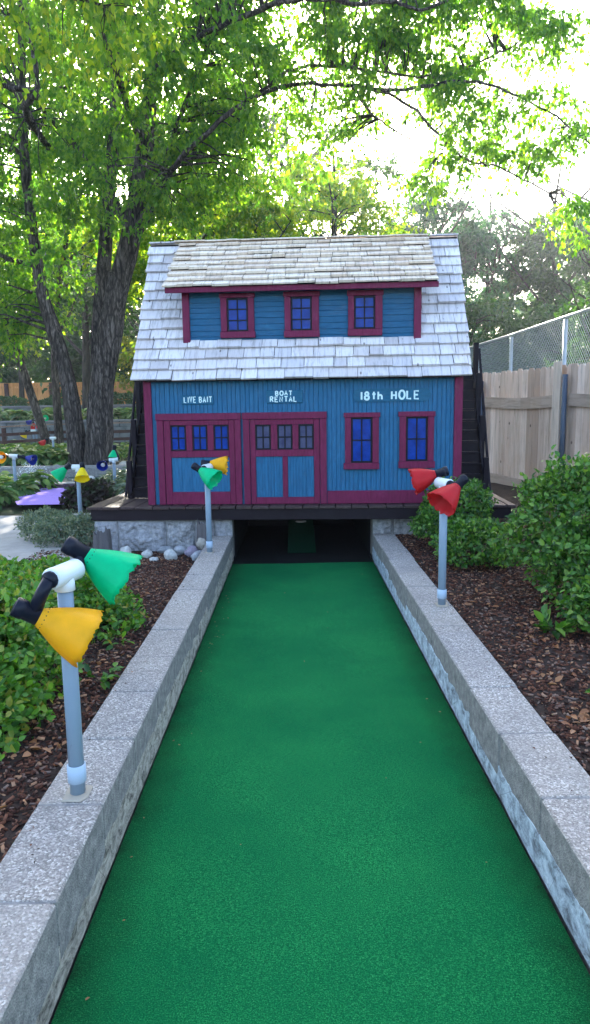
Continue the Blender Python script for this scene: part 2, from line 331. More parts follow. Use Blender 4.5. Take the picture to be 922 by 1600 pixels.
# ------------------------------------------------------------------ trees
def limb_samples(limbs):
    out = []
    for pts, r0, r1 in limbs:
        pts = [Vector(p) for p in pts]
        for a, b in zip(pts, pts[1:]):
            for k in range(6): out.append(a.lerp(b, k / 6))
        out.append(pts[-1])
    return out
def smooth_path(pts, sub=5, jit=0.):
    pts = [Vector(p) for p in pts]; out = []
    for i in range(len(pts) - 1):
        p0, p1, p2, p3 = pts[max(i - 1, 0)], pts[i], pts[i + 1], pts[min(i + 2, len(pts) - 1)]
        for k in range(sub):
            t = k / sub
            out.append(.5 * ((2 * p1) + (p2 - p0) * t + (2 * p0 - 5 * p1 + 4 * p2 - p3) * t * t + (3 * p1 - p0 - 3 * p2 + p3) * t ** 3)
                       + Vector([random.uniform(-jit, jit) for _ in range(3)]))
    out.append(pts[-1]); return out
def tree(name, label, base, limbs, clumps, nleaf, lsize, lm, bark, group=None, cat='tree', sides=10, wob=0., droop=.8, spread=.38, twig=.018, flat=.75, twigs=True):
    """limbs: (points, r0, r1) in world space; clumps: array of clump centres (k,4: xyz, size)"""
    e = empty(name, base, 0, label, cat, group); B = Vector(base)
    mb = MB()
    for pts, r0, r1 in limbs:
        sp = smooth_path([Vector(p) - B for p in pts], 7 if wob else 4, .0 if r0 > .1 else .02); k = len(sp)
        rad = [r0 + (r1 - r0) * (i / (k - 1)) ** .8 for i in range(k)]
        big = r0 > .12
        mb.tube(sp, rad, 28 if (wob and big) else sides if big else 6, wob=wob if big else 0)
    smp = [p - B for p in limb_samples(limbs)]; arr = np.array([tuple(p) for p in smp])
    cl = np.asarray(clumps, float).copy(); cl[:, :3] -= np.array(base)
    if twigs:
        for c in cl:
            d = np.linalg.norm(arr - c[:3], axis=1) + np.maximum(0, arr[:, 2] - c[2]) * .6
            a = Vector(arr[int(d.argmin())]); b = Vector(c[:3])
            ln = (b - a).length
            if ln < .1: continue
            mid1 = a.lerp(b, .35) + Vector((random.uniform(-.1, .1), random.uniform(-.1, .1), .10)) * ln
            mid2 = a.lerp(b, .7) + Vector((random.uniform(-.08, .08), random.uniform(-.08, .08), .08)) * ln
            mb.tube([a, mid1, mid2, b + Vector((0, 0, -.1))], [twig * min(2.2, .5 + ln * .6), twig * .8, twig * .5, twig * .2], 4, caps=False)
    mb.build('trunk', bark, e)
    w = cl[:, 3] ** 2; w /= w.sum(); idx = RNG.choice(len(cl), nleaf, p=w); c = cl[idx]
    # leaves sit along short drooping sprays that fan out from each clump's twig end
    S = 16; k = len(cl); sd_ = RNG.normal(0, 1, (k, S, 3)); sd_[:, :, 2] = sd_[:, :, 2] * .55 + .12; sd_ /= np.linalg.norm(sd_, axis=2, keepdims=True)
    sl_ = RNG.uniform(.55, 1.35, (k, S)) * spread * 2.6; st = RNG.integers(0, S, nleaf)
    d = sd_[idx, st]; q = (sl_[idx, st] * c[:, 3])[:, None]; tt = RNG.uniform(.12, 1, (nleaf, 1)) ** .8
    P = c[:, :3] + d * q * tt * np.array([1, 1, flat]) + rnd(nleaf, .035) * (.6 + lsize * 4); P[:, 2] -= (droop * .55 * q * tt * tt)[:, 0]
    D = d * .45 + rnd(nleaf, .5); D[:, 2] -= droop; N = rnd(nleaf); N[:, 2] += .5
    L = lsize * RNG.uniform(.65, 1.25, nleaf)
    leaves('crown', P, D, N, L, L * RNG.uniform(.45, .68, nleaf), lm, e)
    return e
def blob_clumps(blobs, seed=0):
    """blobs: (centre, radii, count, clump size)"""
    r = np.random.default_rng(seed); out = []
    for c, rad, n, s in blobs:
        d = r.normal(size=(n, 3)); d /= np.linalg.norm(d, axis=1, keepdims=True)
        q = r.uniform(.25, 1, (n, 1)) ** .5
        p = np.array(c) + d * q * np.array(rad)
        out.append(np.concatenate([p, s * r.uniform(.6, 1.35, (n, 1))], 1))
    return np.concatenate(out, 0)
def shrub(name, label, base, blobs, nleaf, lsize, lm, group=None, cat='shrub', asp=.6, up=.4, dens=.06, stems=8, round_=True, shell=.62):
    e = empty(name, base, 0, label, cat, group); B = np.array(base)
    P = []; D = []
    wt = np.array([b[1][0] * b[1][1] for b in blobs]); wt = wt / wt.sum()
    for (c, rad), k in zip(blobs, (nleaf * wt).astype(int)):
        d = unit(rnd(k)); d[:, 2] = np.where(d[:, 2] < -.55, -d[:, 2], d[:, 2])
        nz = np.array([mnoise.noise(Vector(v * 2.3) + Vector(c)) + .6 * mnoise.noise(Vector(v * 6.) + Vector(c)) for v in d])[:, None]
        q = (shell + (1 - shell) * RNG.uniform(0, 1, (k, 1)) ** .5) * (1 + .36 * nz) + RNG.exponential(.03, (k, 1))
        P.append(np.array(c) + d * q * np.array(rad) - B); D.append(d)
    P = np.concatenate(P); D = np.concatenate(D); k = len(P)
    N = D * .8 + rnd(k, .5); N[:, 2] += .5; dd = D * .5 + rnd(k, .6); dd[:, 2] += up * .5
    L = lsize * RNG.uniform(.6, 1.2, k)
    keep = P[:, 2] > .005
    leaves('foliage', P[keep], dd[keep], N[keep], L[keep], (L * RNG.uniform(asp * .85, asp * 1.2, k))[keep], lm, e, round_)
    mb = MB()
    for (c, rad) in blobs:
        for i in range(stems):
            a = random.uniform(0, 6.28); q = random.uniform(.3, .85)
            p0 = Vector((c[0] + math.cos(a) * .12 * rad[0], c[1] + math.sin(a) * .12 * rad[1], base[2] - .02)) - Vector(B)
            p2 = Vector((c[0] + math.cos(a) * q * rad[0], c[1] + math.sin(a) * q * rad[1], c[2] + rad[2] * random.uniform(.1, .8))) - Vector(B)
            mb.tube([p0, p0.lerp(p2, .5) + Vector((0, 0, .04)), p2], [.007, .005, .002], 5, caps=False)
    mb.build('stems', M['stem'], e); return e
# ------------------------------------------------------------------ terrain, lane
LX0, LX1, LXo0, LXo1 = -.65, .80, -.87, 1.02          # inner / outer faces of the two block walls
def sstep(a, b, x): x = min(1, max(0, (x - a) / (b - a))); return x * x * (3 - 2 * x)
def gh(x, y):
    if -.76 < x < .91 and y < 9.8: return -.06
    n = .03 * mnoise.noise(Vector((x * .7, y * .7, 0))) + .012 * mnoise.noise(Vector((x * 3, y * 3, 4)))
    if x < 0:
        h = .225 + (-.11) * sstep(4.5, 6.6, y) if x > -2.2 else .19 - .05 * sstep(5, 7, y)
        h += .02 * sstep(8, 10, y)
        h += .28 * sstep(13.5, 15, y) * (1 - .25 * sstep(15.5, 19, y)) + .1 * sstep(19, 24, y)
        if y > 25.2: h = 1.2
        if y > 30.2: h = 1.72
        h += .02 * max(0, min(y, 60) - 32)
        if x > -4: h += .25 * sstep(-4, -2, x) * sstep(9, 11, y)
        if y > 13: n *= 2
        return h + n * (.5 if y < 7 else 1)
    h = .238 + .2 * sstep(1.4, 2.9, x) * sstep(4, 8, y) + .05 * sstep(8, 14, y)
    if y > 16: h += .02 * (min(y, 60) - 16)
    return h + n * .6 * min(1, .25 + max(0, x - 1.0) * 1.5)
xs = sorted(set([-400, -150, -80, -50, -35, -25] + [round(-20 + i * .5, 3) for i in range(32)] + [round(-4 + i * .16, 3) for i in range(20)] +
                [-.761, -.759, .909, .911] + [round(.93 + i * .16, 3) for i in range(20)] + [round(4.5 + i, 3) for i in range(18)] + [25, 35, 50, 80, 150, 400]))
ys = sorted(set([-60, -20, -6] + [round(-2 + i * .18, 3) for i in range(66)] + [9.799, 9.801] + [round(10 + i * .5, 3) for i in range(30)] + [25.15, 25.2001, 26, 28, 30.15, 30.2001] + [31 + i * 2 for i in range(15)] + [80, 120, 200, 400]))
V = [(x, y, gh(x, y)) for y in ys for x in xs]; nx = len(xs)
F = [(j * nx + i, j * nx + i + 1, (j + 1) * nx + i + 1, (j + 1) * nx + i) for j in range(len(ys) - 1) for i in range(nx - 1)]
mb = MB(); mb.add(V, F, 0, True); tag(mb.build('ground', M['ground']), kind='structure')
# planting-bed soil a little above the ground sheet, both sides
def sheet(name, poly_x, poly_y, m, dz, kind='structure', edge=None):
    mb = MB(); nx = len(poly_x)
    mb.add([(x, y, gh(x, y) + dz) for y in poly_y for x in poly_x],
           [(j * nx + i, j * nx + i + 1, (j + 1) * nx + i + 1, (j + 1) * nx + i) for j in range(len(poly_y) - 1) for i in range(nx - 1)], 0, True)
    return tag(mb.build(name, m), kind=kind)
sheet('bed_soil', [-.80 - i * .12 for i in range(13)][::-1], [-1 + i * .2 for i in range(41)], M['soil'], .008)
sheet('bed_soil', [.96 + i * .13 for i in range(22)], [-1 + i * .2 for i in range(56)], M['soil'], .008)
# turf strip
mb = MB(); N = 60
mb.add([(x, -2.5 + j * .2, .004 * mnoise.noise(Vector((x * 2, j * .35, 0)))) for j in range(48) for x in [LX0 + .005 + .005 * mnoise.noise(Vector((j * .9, 3, 0))) + i * (LX1 - LX0 - .012 - .005 * mnoise.noise(Vector((j * .8, 7, 0)))) / 14 for i in range(15)]],
       [(j * 15 + i, j * 15 + i + 1, (j + 1) * 15 + i + 1, (j + 1) * 15 + i) for j in range(47) for i in range(14)], 0, True)
tag(mb.build('putting_lane', M['turf']), kind='structure')
# the two low block walls along the lane
def lane_wall(label, x0, x1, inner, y0, y1, skim):
    e = empty('block_wall', ((x0 + x1) / 2, y0, 0), 0, label, 'low wall', 'low block walls along the putting lane'); cx = (x0 + x1) / 2
    mb = MB(); y = 0; k = 0; r = random.Random(3 if inner > 0 else 5); L = y1 - y0
    cuts = []
    ph = .10
    y = -ph
    while y < L:
        ln = .46; a, b = max(y, 0), min(y + ln, L); cuts.append((a, b)); y += ln
    for a, b in cuts:
        if b - a < .02: continue
        dx = r.uniform(-.004, .004); dz = r.uniform(-.003, .002)
        mb.box((x0 - cx + dx, a + .0018, .085 + dz), (x1 - cx + dx, b - .0018, .27 + dz), 0, .006)
    mb.build('cap_blocks', M['aggregate'], e)
    mb = MB(); mb.box((x0 - cx + .012, 0, -.1), (x1 - cx - .012, L, .2665)); mb.build('core', M['block'], e)
    # skim coat on the lower half of the lane face: rough broken top edge, slightly proud
    xi = (x1 if inner > 0 else x0) - cx; s = inner
    mb = MB(); n = int(L / .02); V = []; F = []
    for i in range(n + 1):
        yy = i * L / n
        t = .14 + .022 * mnoise.noise(Vector((yy * 1.3, s, 0))) + .014 * mnoise.noise(Vector((yy * 9, s, 3))) + .008 * mnoise.noise(Vector((yy * 35, s, 5)))
        bt = .010 + .004 * mnoise.noise(Vector((yy * 7, s, 8)))
        for z, d in ((max(.002, bt), .0), (max(.004, bt) + .003, .011), (.04, .012), (.08, .010), (.11, .009), (t - .004, .008), (t, .0)):
            q = .7 + .12 * mnoise.noise(Vector((yy * 12, z * 22, s * 4))); V.append((xi + s * (d * q - .004), yy, z))
    for i in range(n):
        for k in range(6):
            a = i * 7 + k; f = (a, a + 7, a + 8, a + 1); F.append(f if s < 0 else f[::-1])
    mb.add(V, F); mb.build('mortar_skim', skim, e)
    return e
lane_wall('low grey aggregate block wall on the left of the green lane', LXo0, LX0, 1, -1., 7.04, M['skim'])
lane_wall('low grey aggregate block wall on the right of the green lane, flaking blue inner face', LX1, LXo1, -1, -1., 7.04, M['skim_blue'])
# pale mortar pads under the posts, let into the walls: tiny, so part of neither post
# ------------------------------------------------------------------ boathouse
YAW = R(-3.2653)
UD = Vector((.99838, -.05696, 0)); VD = Vector((.05696, .99838, 0)); O = Vector((-1.49, 7.155, 0))
def hw(u, v, z): return O + UD * u + VD * v + Vector((0, 0, z))
house = empty('boathouse', O, YAW, 'small blue boathouse with plum trim and weathered shake roof astride the lane', 'miniature building')
Wd = 3.16; ZB = .588; ZT = 1.862; DV = 1.8; RV = .87; RZ = 3.375; EV = -.1; EZ = 1.865
# body: back, sides and gables
mb = MB(); k = (RZ - EZ) / (RV - EV)
zin = EZ + (0.02 - EV) * k - .05
prof = [(.012, ZB), (.012, zin - .03), (RV, RZ - .05), (2 * RV - .012, zin - .03), (2 * RV - .012, ZB)]
V = [(.012, a, b) for a, b in prof] + [(Wd - .012, a, b) for a, b in prof]
mb.add(V, [(0, 1, 2, 3, 4), (9, 8, 7, 6, 5), (0, 5, 6, 1), (3, 8, 9, 4), (1, 6, 7, 2), (2, 7, 8, 3), (0, 4, 9, 5)])
mb.build('wall', M['blue'], house)
# front boards
def vboards(mb, u0, u1, z0, z1, v=0., w=.042, seed=0, d=.012):
    r = random.Random(seed); u = u0
    while u < u1 - .005:
        q = min(u1, u + w * r.choice((.9, 1, 1, 1.15)))
        if u1 - q < w * .4: q = u1
        mb.box((u + .0016, v - r.uniform(0, .0022), z0), (q - .0016, v + d, z1), 0, .0018); u = q
mb = MB(); vboards(mb, .04, Wd - .06, ZB, ZT + .01, 0, .045, 1); mb.build('front_wall', M['blue'], house)
def piece(mb, u0, u1, z0, z1, v0=-.026, v1=0., mi=0, bev=.003): mb.box((u0, v0, z0), (u1, v1, z1), mi, bev)
for a, b in ((-.032, .043), (3.098, 3.178)):
    mb = MB(); piece(mb, a, b, ZB, ZT, -.03, .03); mb.build('corner_trim', M['plum'], house)
mb = MB(); piece(mb, 1.829, 3.097, ZB + .002, .722, -.022, 0); mb.build('base_trim', M['plum'], house)
mb = MB(); piece(mb, .0, 3.14, 1.845, 1.875, -.07, .0); mb.build('eave_shade_strip', M['fascia'], house)  # dark strip added to stand in for the shade under the eave
def small_window(parent, name, u0, u1, z0, z1, cols, rows, v, pane, fr=.018):
    """sash: pane sheet with dark muntins in front"""
    w = MB(); w.box((u0, v, z0), (u1, v + .004, z1), 0)
    f = v - .009
    w.box((u0, f, z0), (u0 + fr, v + .001, z1), 1, .001); w.box((u1 - fr, f, z0), (u1, v + .001, z1), 1, .001)
    w.box((u0 + fr, f, z0), (u1 - fr, v + .001, z0 + fr), 1, .001); w.box((u0 + fr, f, z1 - fr), (u1 - fr, v + .001, z1), 1, .001)
    for i in range(1, cols):
        x = u0 + (u1 - u0) * i / cols; w.box((x - .0065, f + .001, z0 + fr), (x + .0065, v + .001, z1 - fr), 1, .001)
    for j in range(1, rows):
        z = z0 + (z1 - z0) * j / rows; w.box((u0 + fr, f + .002, z - .0065), (u1 - fr, v + .001, z + .0065), 1, .001)
    return w.build(name, [pane, M['black']], parent)
def full_window(parent, o, hdr, sash, sill, cols, rows, v, label=None):
    """o=(u0,u1) of header, hdr=(z0,z1), sash=(u0,u1,z0,z1), sill=(u0,u1,z0,z1)"""
    cas = MB(); su0, su1, sz0, sz1 = sash; c0, c1 = o[0] + .012, o[1] - .012
    piece(cas, c0, su0, sill[3], hdr[0], v - .028, v); piece(cas, su1, c1, sill[3], hdr[0], v - .028, v)
    piece(cas, o[0], o[1], hdr[0], hdr[1], v - .032, v)
    w = cas.build('window', M['plum'], parent)
    if label: w['label'] = label
    return w, small_window
def main_window(o, hz, sash, sill, zs):
    v = -.002; su0, su1, sz0, sz1 = sash
    root = small_window(house, 'window', su0, su1, sz0, sz1, 2, 2, v - .004, M['pane'])
    f = MB(); piece(f, o[0] + .012, su0 - .001, sill[3], hz[0], -.03, 0); piece(f, su1 + .001, o[1] - .012, sill[3], hz[0], -.03, 0)
    piece(f, o[0], o[1], hz[0] + .001, hz[1], -.034, 0); f.build('window_frame', M['plum'], root)
    s = MB(); piece(s, sill[0], sill[1], sill[2], sill[3] - .001, -.044, 0); s.build('sill', M['plum'], root)
main_window((1.998, 2.363), (1.463, 1.511), (2.072, 2.286, 1.006, 1.463), (1.995, 2.355, .942, 1.006), 0)
main_window((2.545, 2.912), (1.463, 1.515), (2.623, 2.838, 1.018, 1.463), (2.55, 2.912, .949, 1.018), 0)
def garage(u0, u1, cas, inner, railz, winz, wins, pane, lowz, mid, label, seed, jr):
    """u0,u1 outer; cas casing width left/right; inner=(iu0,iu1) door leaf"""
    g = MB(); z1, z0 = 1.526, 1.458
    piece(g, u0 - .008, u1, z0, z1, -.034, 0); piece(g, u0, u0 + cas, ZB + .002, z0 - .001, -.03, 0); piece(g, u1 - jr, u1 - .004, ZB + .002, z0 - .001, -.03, 0)
    root = g.build('garage_door', M['plum'], house); root['label'] = label
    i0, i1 = inner; l = MB()
    a0, a1 = wins[0][0], wins[-1][1]
    piece(l, i0, a0 - .001, ZB + .003, z0 - .003, -.02, 0); piece(l, a1 + .001, i1, ZB + .003, z0 - .003, -.02, 0)
    piece(l, a0 + .0, a1 - .0, winz[1] + .001, z0 - .003, -.019, 0); piece(l, a0, a1, railz, winz[0] - .001, -.021, 0)
    for (x0, x1), (x2, x3) in zip(wins, wins[1:]): piece(l, x1 + .001, x2 - .001, winz[0], winz[1], -.018, 0)
    piece(l, a0, a1, ZB + .003, lowz, -.021, 0)
    if mid: piece(l, mid[0], mid[1], lowz + .001, railz - .001, -.019, 0)
    l.build('door_leaf', M['plum'], root)
    b = MB()
    if mid: vboards(b, a0, mid[0], lowz, railz, -.004, .03, seed, .006); vboards(b, mid[1], a1, lowz, railz, -.004, .03, seed + 1, .006)
    else: vboards(b, a0, a1, lowz, railz, -.004, .105, seed, .006)
    b.build('lower_panel', M['blue'], root)
    for (x0, x1) in wins: small_window(root, 'window', x0, x1, winz[0], winz[1], 2, 2, -.006, pane, .016)
garage(.088, .955, .066, (.158, .886), 1.078, (1.146, 1.406), [(.226, .386), (.452, .606), (.672, .828)], M['pane'], .72, None, 'garage door with blue window panes, left', 3, .066)
garage(.975, 1.828, .066, (1.046, 1.754), 1.079, (1.148, 1.402), [(1.1, 1.257), (1.324, 1.477), (1.54, 1.694)], M['pane_grey'], .66, (1.374, 1.426), 'garage door with grey window panes, right', 4, .07)
# ---- lettering
def arc(cx, cy, rx, ry, a0, a1, n=10): return [(cx + rx * math.cos(R(a0 + (a1 - a0) * i / n)), cy + ry * math.sin(R(a0 + (a1 - a0) * i / n))) for i in range(n + 1)]
GL = {
 'L': [[(0, 1), (0, 0), (.8, 0)]], 'I': [[(.5, 1), (.5, 0)]], 'V': [[(0, 1), (.45, 0), (.9, 1)]], 'E': [[(.85, 1), (0, 1), (0, 0), (.85, 0)], [(0, .52), (.7, .52)]],
 'B': [[(0, 0), (0, 1)] + arc(.35, .76, .42, .24, 90, -90) + [(0, .52)], [(.3, .52)] + arc(.4, .26, .45, .26, 90, -90) + [(0, 0)]],
 'A': [[(0, 0), (.45, 1), (.9, 0)], [(.16, .36), (.74, .36)]], 'T': [[(0, 1), (1, 1)], [(.5, 1), (.5, 0)]],
 'O': [arc(.5, .5, .5, .5, 90, 450, 18)], 'R': [[(0, 0), (0, 1)] + arc(.35, .75, .45, .25, 90, -90) + [(0, .5)], [(.35, .5), (.9, 0)]],
 'N': [[(0, 0), (0, 1), (.85, 0), (.85, 1)]], 'H': [[(0, 0), (0, 1)], [(.85, 0), (.85, 1)], [(0, .5), (.85, .5)]],
 '1': [[(.5, 1), (.5, 0)]], '8': [arc(.45, .76, .33, .23, -90, 270, 14), arc(.45, .26, .42, .27, 90, 450, 14)],
 't': [[(.5, .92), (.5, 0)], [(.1, .62), (.9, .62)]], 'h': [[(0, 1), (0, 0)], [(0, .42)] + arc(.38, .34, .36, .24, 150, 0, 8) + [(.74, 0)]]}
def letters(mb, text, u0, u1, z0, z1, v, stroke, fills=None, gap=.42):
    ws = [{'I': .25, '1': .25, ' ': .45, 't': .7}.get(c, .85 if c != 'O' else .95) for c in text]
    tot = sum(ws) + gap * (len(text) - 1); sc_ = (u1 - u0) / tot; x = u0; H = z1 - z0; r = random.Random(len(text))
    for c, w in zip(text, ws):
        if c != ' ':
            dz = r.uniform(-.03, .03) * H; hh = H * r.uniform(.93, 1.03)
            for st in GL[c]:
                pts = [((x + (px * w if c not in 'I1' else px * w) * sc_), v, z0 + dz + py * hh) for px, py in st]
                mb.tube(pts, stroke * r.uniform(.9, 1.1), 8, squash=None, smooth=False)
        x += (w + gap) * sc_
def sign(u0, u1, z0, z1, lines, stroke, label, round_=False):
    s = MB()
    if round_:
        n = 8; rr = (z1 - z0) * .42; pr = []
        for cx, cz, a in ((u1 - rr, z1 - rr, 0), (u0 + rr, z1 - rr, 90), (u0 + rr, z0 + rr, 180), (u1 - rr, z0 + rr, 270)):
            pr += [(cx + rr * math.cos(R(a + 90 * i / n)), cz + rr * math.sin(R(a + 90 * i / n))) for i in range(n + 1)]
        k = len(pr); s.add([(x, -.016, z) for x, z in pr] + [(x, -.0005, z) for x, z in pr], [tuple(range(k))[::-1], tuple(range(k, 2 * k))] + [(i, (i + 1) % k, k + (i + 1) % k, k + i) for i in range(k)])
    else: piece(s, u0, u1, z0, z1, -.016, -.0005)
    b = s.build('sign', M['blue_sign'], house); b['label'] = label
    for tx, a, c, d, e_ in lines:
        t = MB(); letters(t, tx, a, c, d, e_, 0, stroke); t.v = [(x, -.0165 + y * .3, z) for x, y, z in t.v]
        t.build('lettering', M['letter'], b)
sign(.352, .681, 1.616, 1.708, [('LIVE', .381, .503, 1.636, 1.692), ('BAIT', .537, .664, 1.637, 1.693)], .0056, 'sign reading LIVE BAIT')
sign(1.219, 1.588, 1.617, 1.742, [('BOAT', 1.314, 1.480, 1.694, 1.738), ('RENTAL', 1.260, 1.530, 1.631, 1.680)], .006, 'sign reading BOAT RENTAL')
sign(2.096, 2.862, 1.617, 1.746, [('18th', 2.17, 2.392, 1.640, 1.720), ('HOLE', 2.478, 2.752, 1.641, 1.722)], .0095, 'round-ended sign reading 18th HOLE', True)
# ---- roofs: individually laid shakes
def shakes(name, u0, u1, v0, z0, v1, z1, rows, m, parent, seed, skip=None, wmin=.055, wmax=.15, th=.016, edges=None):
    r = random.Random(seed); mb = MB(); P0 = Vector((0, v0, z0)); P1 = Vector((0, v1, z1)); L = (P1 - P0).length; d = (P1 - P0) / L; nn = Vector((0, -d.z, d.y))
    if v1 < v0: nn = Vector((0, d.z, -d.y))
    ex = L / rows
    for i in range(rows):
        u = u0 + r.uniform(-.012, .012); s0 = i * ex + r.uniform(-.004, .004)
        while u < u1 - .01:
            w = r.uniform(wmin, wmax) * r.choice((.8, 1, 1, 1.1)); q = min(u + w, u1 + r.uniform(-.004, .008))
            if u1 - q < .03: q = u1 + r.uniform(-.004, .008)
            nxt = q
            if skip and i > 3 and u < 2.77 < q: u = 2.775
            if skip and i > 3 and u < .365 < q: q = .362
            if q - u > .012 and not (skip and skip(u, i, q)):
                a = s0 + r.uniform(-.005, .004) - .012; b = min(s0 + ex * 1.25, L + .004); t0 = th * r.uniform(.8, 1.9); lf = r.uniform(-.001, .006) if r.random() < .85 else r.uniform(.006, .013)
                sl, sr = r.uniform(-.003, .003), r.uniform(-.003, .003); g = r.uniform(.0015, .0042)
                def pt(uu, ss, hh): p = P0 + d * ss + nn * hh; return (uu, p.y, p.z)
                base = .012 * (1); hA = base + lf + .006; hB = .002
                V = [pt(u + g, a + sl, hA), pt(q - g, a + sr, hA + r.uniform(-.002, .003)), pt(q - g, b, hB), pt(u + g, b, hB),
                     pt(u + g, a + sl, hA + t0), pt(q - g, a + sr, hA + t0 + r.uniform(-.001, .003)), pt(q - g, b, hB + .003), pt(u + g, b, hB + .003)]
                mb.add(V, [(3, 2, 1, 0), (4, 5, 6, 7), (0, 1, 5, 4), (1, 2, 6, 5), (2, 3, 7, 6), (3, 0, 4, 7)])
            u = nxt
    return mb.build(name, m, parent)
U0, U1 = -.125, 3.25
deckp = MB()   # sheathing under the shakes
def slab(mb, u0, u1, v0, z0, v1, z1, t):
    d = Vector((0, v1 - v0, z1 - z0)).normalized(); n = Vector((0, d.z, -d.y)) * t
    a, b = Vector((0, v0, z0)), Vector((0, v1, z1)); V = []
    for u in (u0, u1):
        for p in (a, b, b + n, a + n): V.append((u, p.y, p.z))
    mb.add(V, [(0, 1, 2, 3), (7, 6, 5, 4), (0, 4, 5, 1), (1, 5, 6, 2), (2, 6, 7, 3), (3, 7, 4, 0)])
slab(deckp, U0 + .01, U1 - .01, EV + .01, EZ - .002, RV, RZ - .018, .02); slab(deckp, U0 + .01, U1 - .01, 2 * RV - EV - .01, EZ + .016, RV + .001, RZ, -.02)
roof = deckp.build('roof', M['fascia'], house)
shakes('roof_shakes', U0, U1, EV, EZ - .016, RV, RZ - .016, 14, M['shake'], roof, 21, skip=lambda u, i, n: .36 < u and n < 2.78 and i > 3, wmin=.13, wmax=.30)
shakes('rear_roof_shakes', U0, U1, 2 * RV - EV, EZ, RV, RZ, 12, M['shake'], roof, 22, wmin=.13, wmax=.30)
rnd_ = random.Random(3)
for u0_, u1_ in ((U0, .16), (2.94, U1)):
    u = u0_; rc = MB()
    while u < u1_ - .02:
        q = min(u + .16, u1_); rc.beam((u + .001, RV, RZ + .018), (q - .001, RV, RZ + .020), .1, .012); u = q
    rc.build('ridge_cap', M['shake'], roof)
# ---- dormer
DVv = .143; dm = MB(); r = random.Random(5)
dm.add([(.37, DVv + .008, 2.2), (2.77, DVv + .008, 2.2), (2.77, DVv + .008, 2.76), (.37, DVv + .008, 2.76), (.37, RV - .02, 3.33), (2.77, RV - .02, 3.33), (.37, RV - .02, 2.2), (2.77, RV - .02, 2.2)],
       [(3, 2, 1, 0)[::-1], (3, 4, 5, 2)[::-1], (0, 3, 4, 6), (1, 7, 5, 2), (6, 4, 5, 7)])
z = 2.235
while z < 2.74:
    q = min(z + r.choice((.05, .056, .062)), 2.76)
    dm.box((.40, DVv - r.uniform(.0, .003), z + .0015), (2.74, DVv + .014, q - .0015), 0, .002); z = q
dormer = dm.build('dormer', M['blue_h'], house)
mb = MB(); piece(mb, .365, .437, 2.235, 2.735, DVv - .03, DVv + .03); mb.build('corner_trim', M['plum'], dormer)
mb = MB(); piece(mb, 2.705, 2.777, 2.235, 2.735, DVv - .03, DVv + .03); mb.build('corner_trim', M['plum'], dormer)
mb = MB(); piece(mb, .222, 2.928, 2.716, 2.768, DVv - .148, DVv - .122)
mb.add([(.225, DVv - .122, 2.735), (2.925, DVv - .122, 2.735), (2.925, DVv + .005, 2.742), (.225, DVv + .005, 2.742)], [(0, 1, 2, 3)])
mb.build('eave_fascia', M['plum'], dormer)
for (o, hz, sash, sill) in (((.748, 1.109), (2.675, 2.718), (.821, 1.036, 2.345, 2.672), (.752, 1.108, 2.28, 2.343)),
                            ((1.398, 1.765), (2.673, 2.722), (1.47, 1.683, 2.342, 2.67), (1.40, 1.76, 2.275, 2.34)),
                            ((2.038, 2.401), (2.668, 2.72), (2.108, 2.318, 2.345, 2.665), (2.044, 2.39, 2.278, 2.343))):
    v = DVv; su0, su1, sz0, sz1 = sash
    w = MB()
    piece(w, o[0] + .01, su0 - .001, sill[3], hz[0], v - .03, v, 2); piece(w, su1 + .001, o[1] - .01, sill[3], hz[0], v - .03, v, 2)
    piece(w, o[0], o[1], hz[0] + .001, hz[1], v - .034, v, 2); piece(w, sill[0], sill[1], sill[2], sill[3] - .001, v - .042, v, 2)
    w.box((su0, v - .006, sz0), (su1, v - .002, sz1), 0); f = v - .015; fr = .017
    w.box((su0, f, sz0), (su0 + fr, v - .005, sz1), 1, .001); w.box((su1 - fr, f, sz0), (su1, v - .005, sz1), 1, .001)
    w.box((su0 + fr, f, sz0), (su1 - fr, v - .005, sz0 + fr), 1, .001); w.box((su0 + fr, f, sz1 - fr), (su1 - fr, v - .005, sz1), 1, .001)
    x = (su0 + su1) / 2; w.box((x - .006, f + .001, sz0 + fr), (x + .006, v - .005, sz1 - fr), 1, .001)
    for j in (1, 2): zz = sz0 + (sz1 - sz0) * j / 3; w.box((su0 + fr, f + .002, zz - .006), (su1 - fr, v - .005, zz + .006), 1, .001)
    w.build('window', [M['pane'], M['black'], M['plum']], dormer)
ds = MB(); slab(ds, .222, 2.915, DVv - .143, 2.771, RV - .01, RZ + .01, .018); dr = ds.build('dormer_roof', M['fascia'], dormer)
shakes('dormer_shakes', .212, 2.925, DVv - .157, 2.762, RV + .005, RZ + .012, 9, M['shake_warm_lit'], dormer, 31, wmin=.12, wmax=.30)
mb = MB(); u = .15
while u < 2.92:
    q = min(u + rnd_.uniform(.12, .3), 2.93); zz = RZ + .026 + rnd_.uniform(-.003, .004); mb.beam((u + .001, RV - .01, zz), (q - .001, RV - .01, zz), .09, .012); u = q
mb.build('dormer_ridge_cap', M['shake_warm_lit'], dormer)
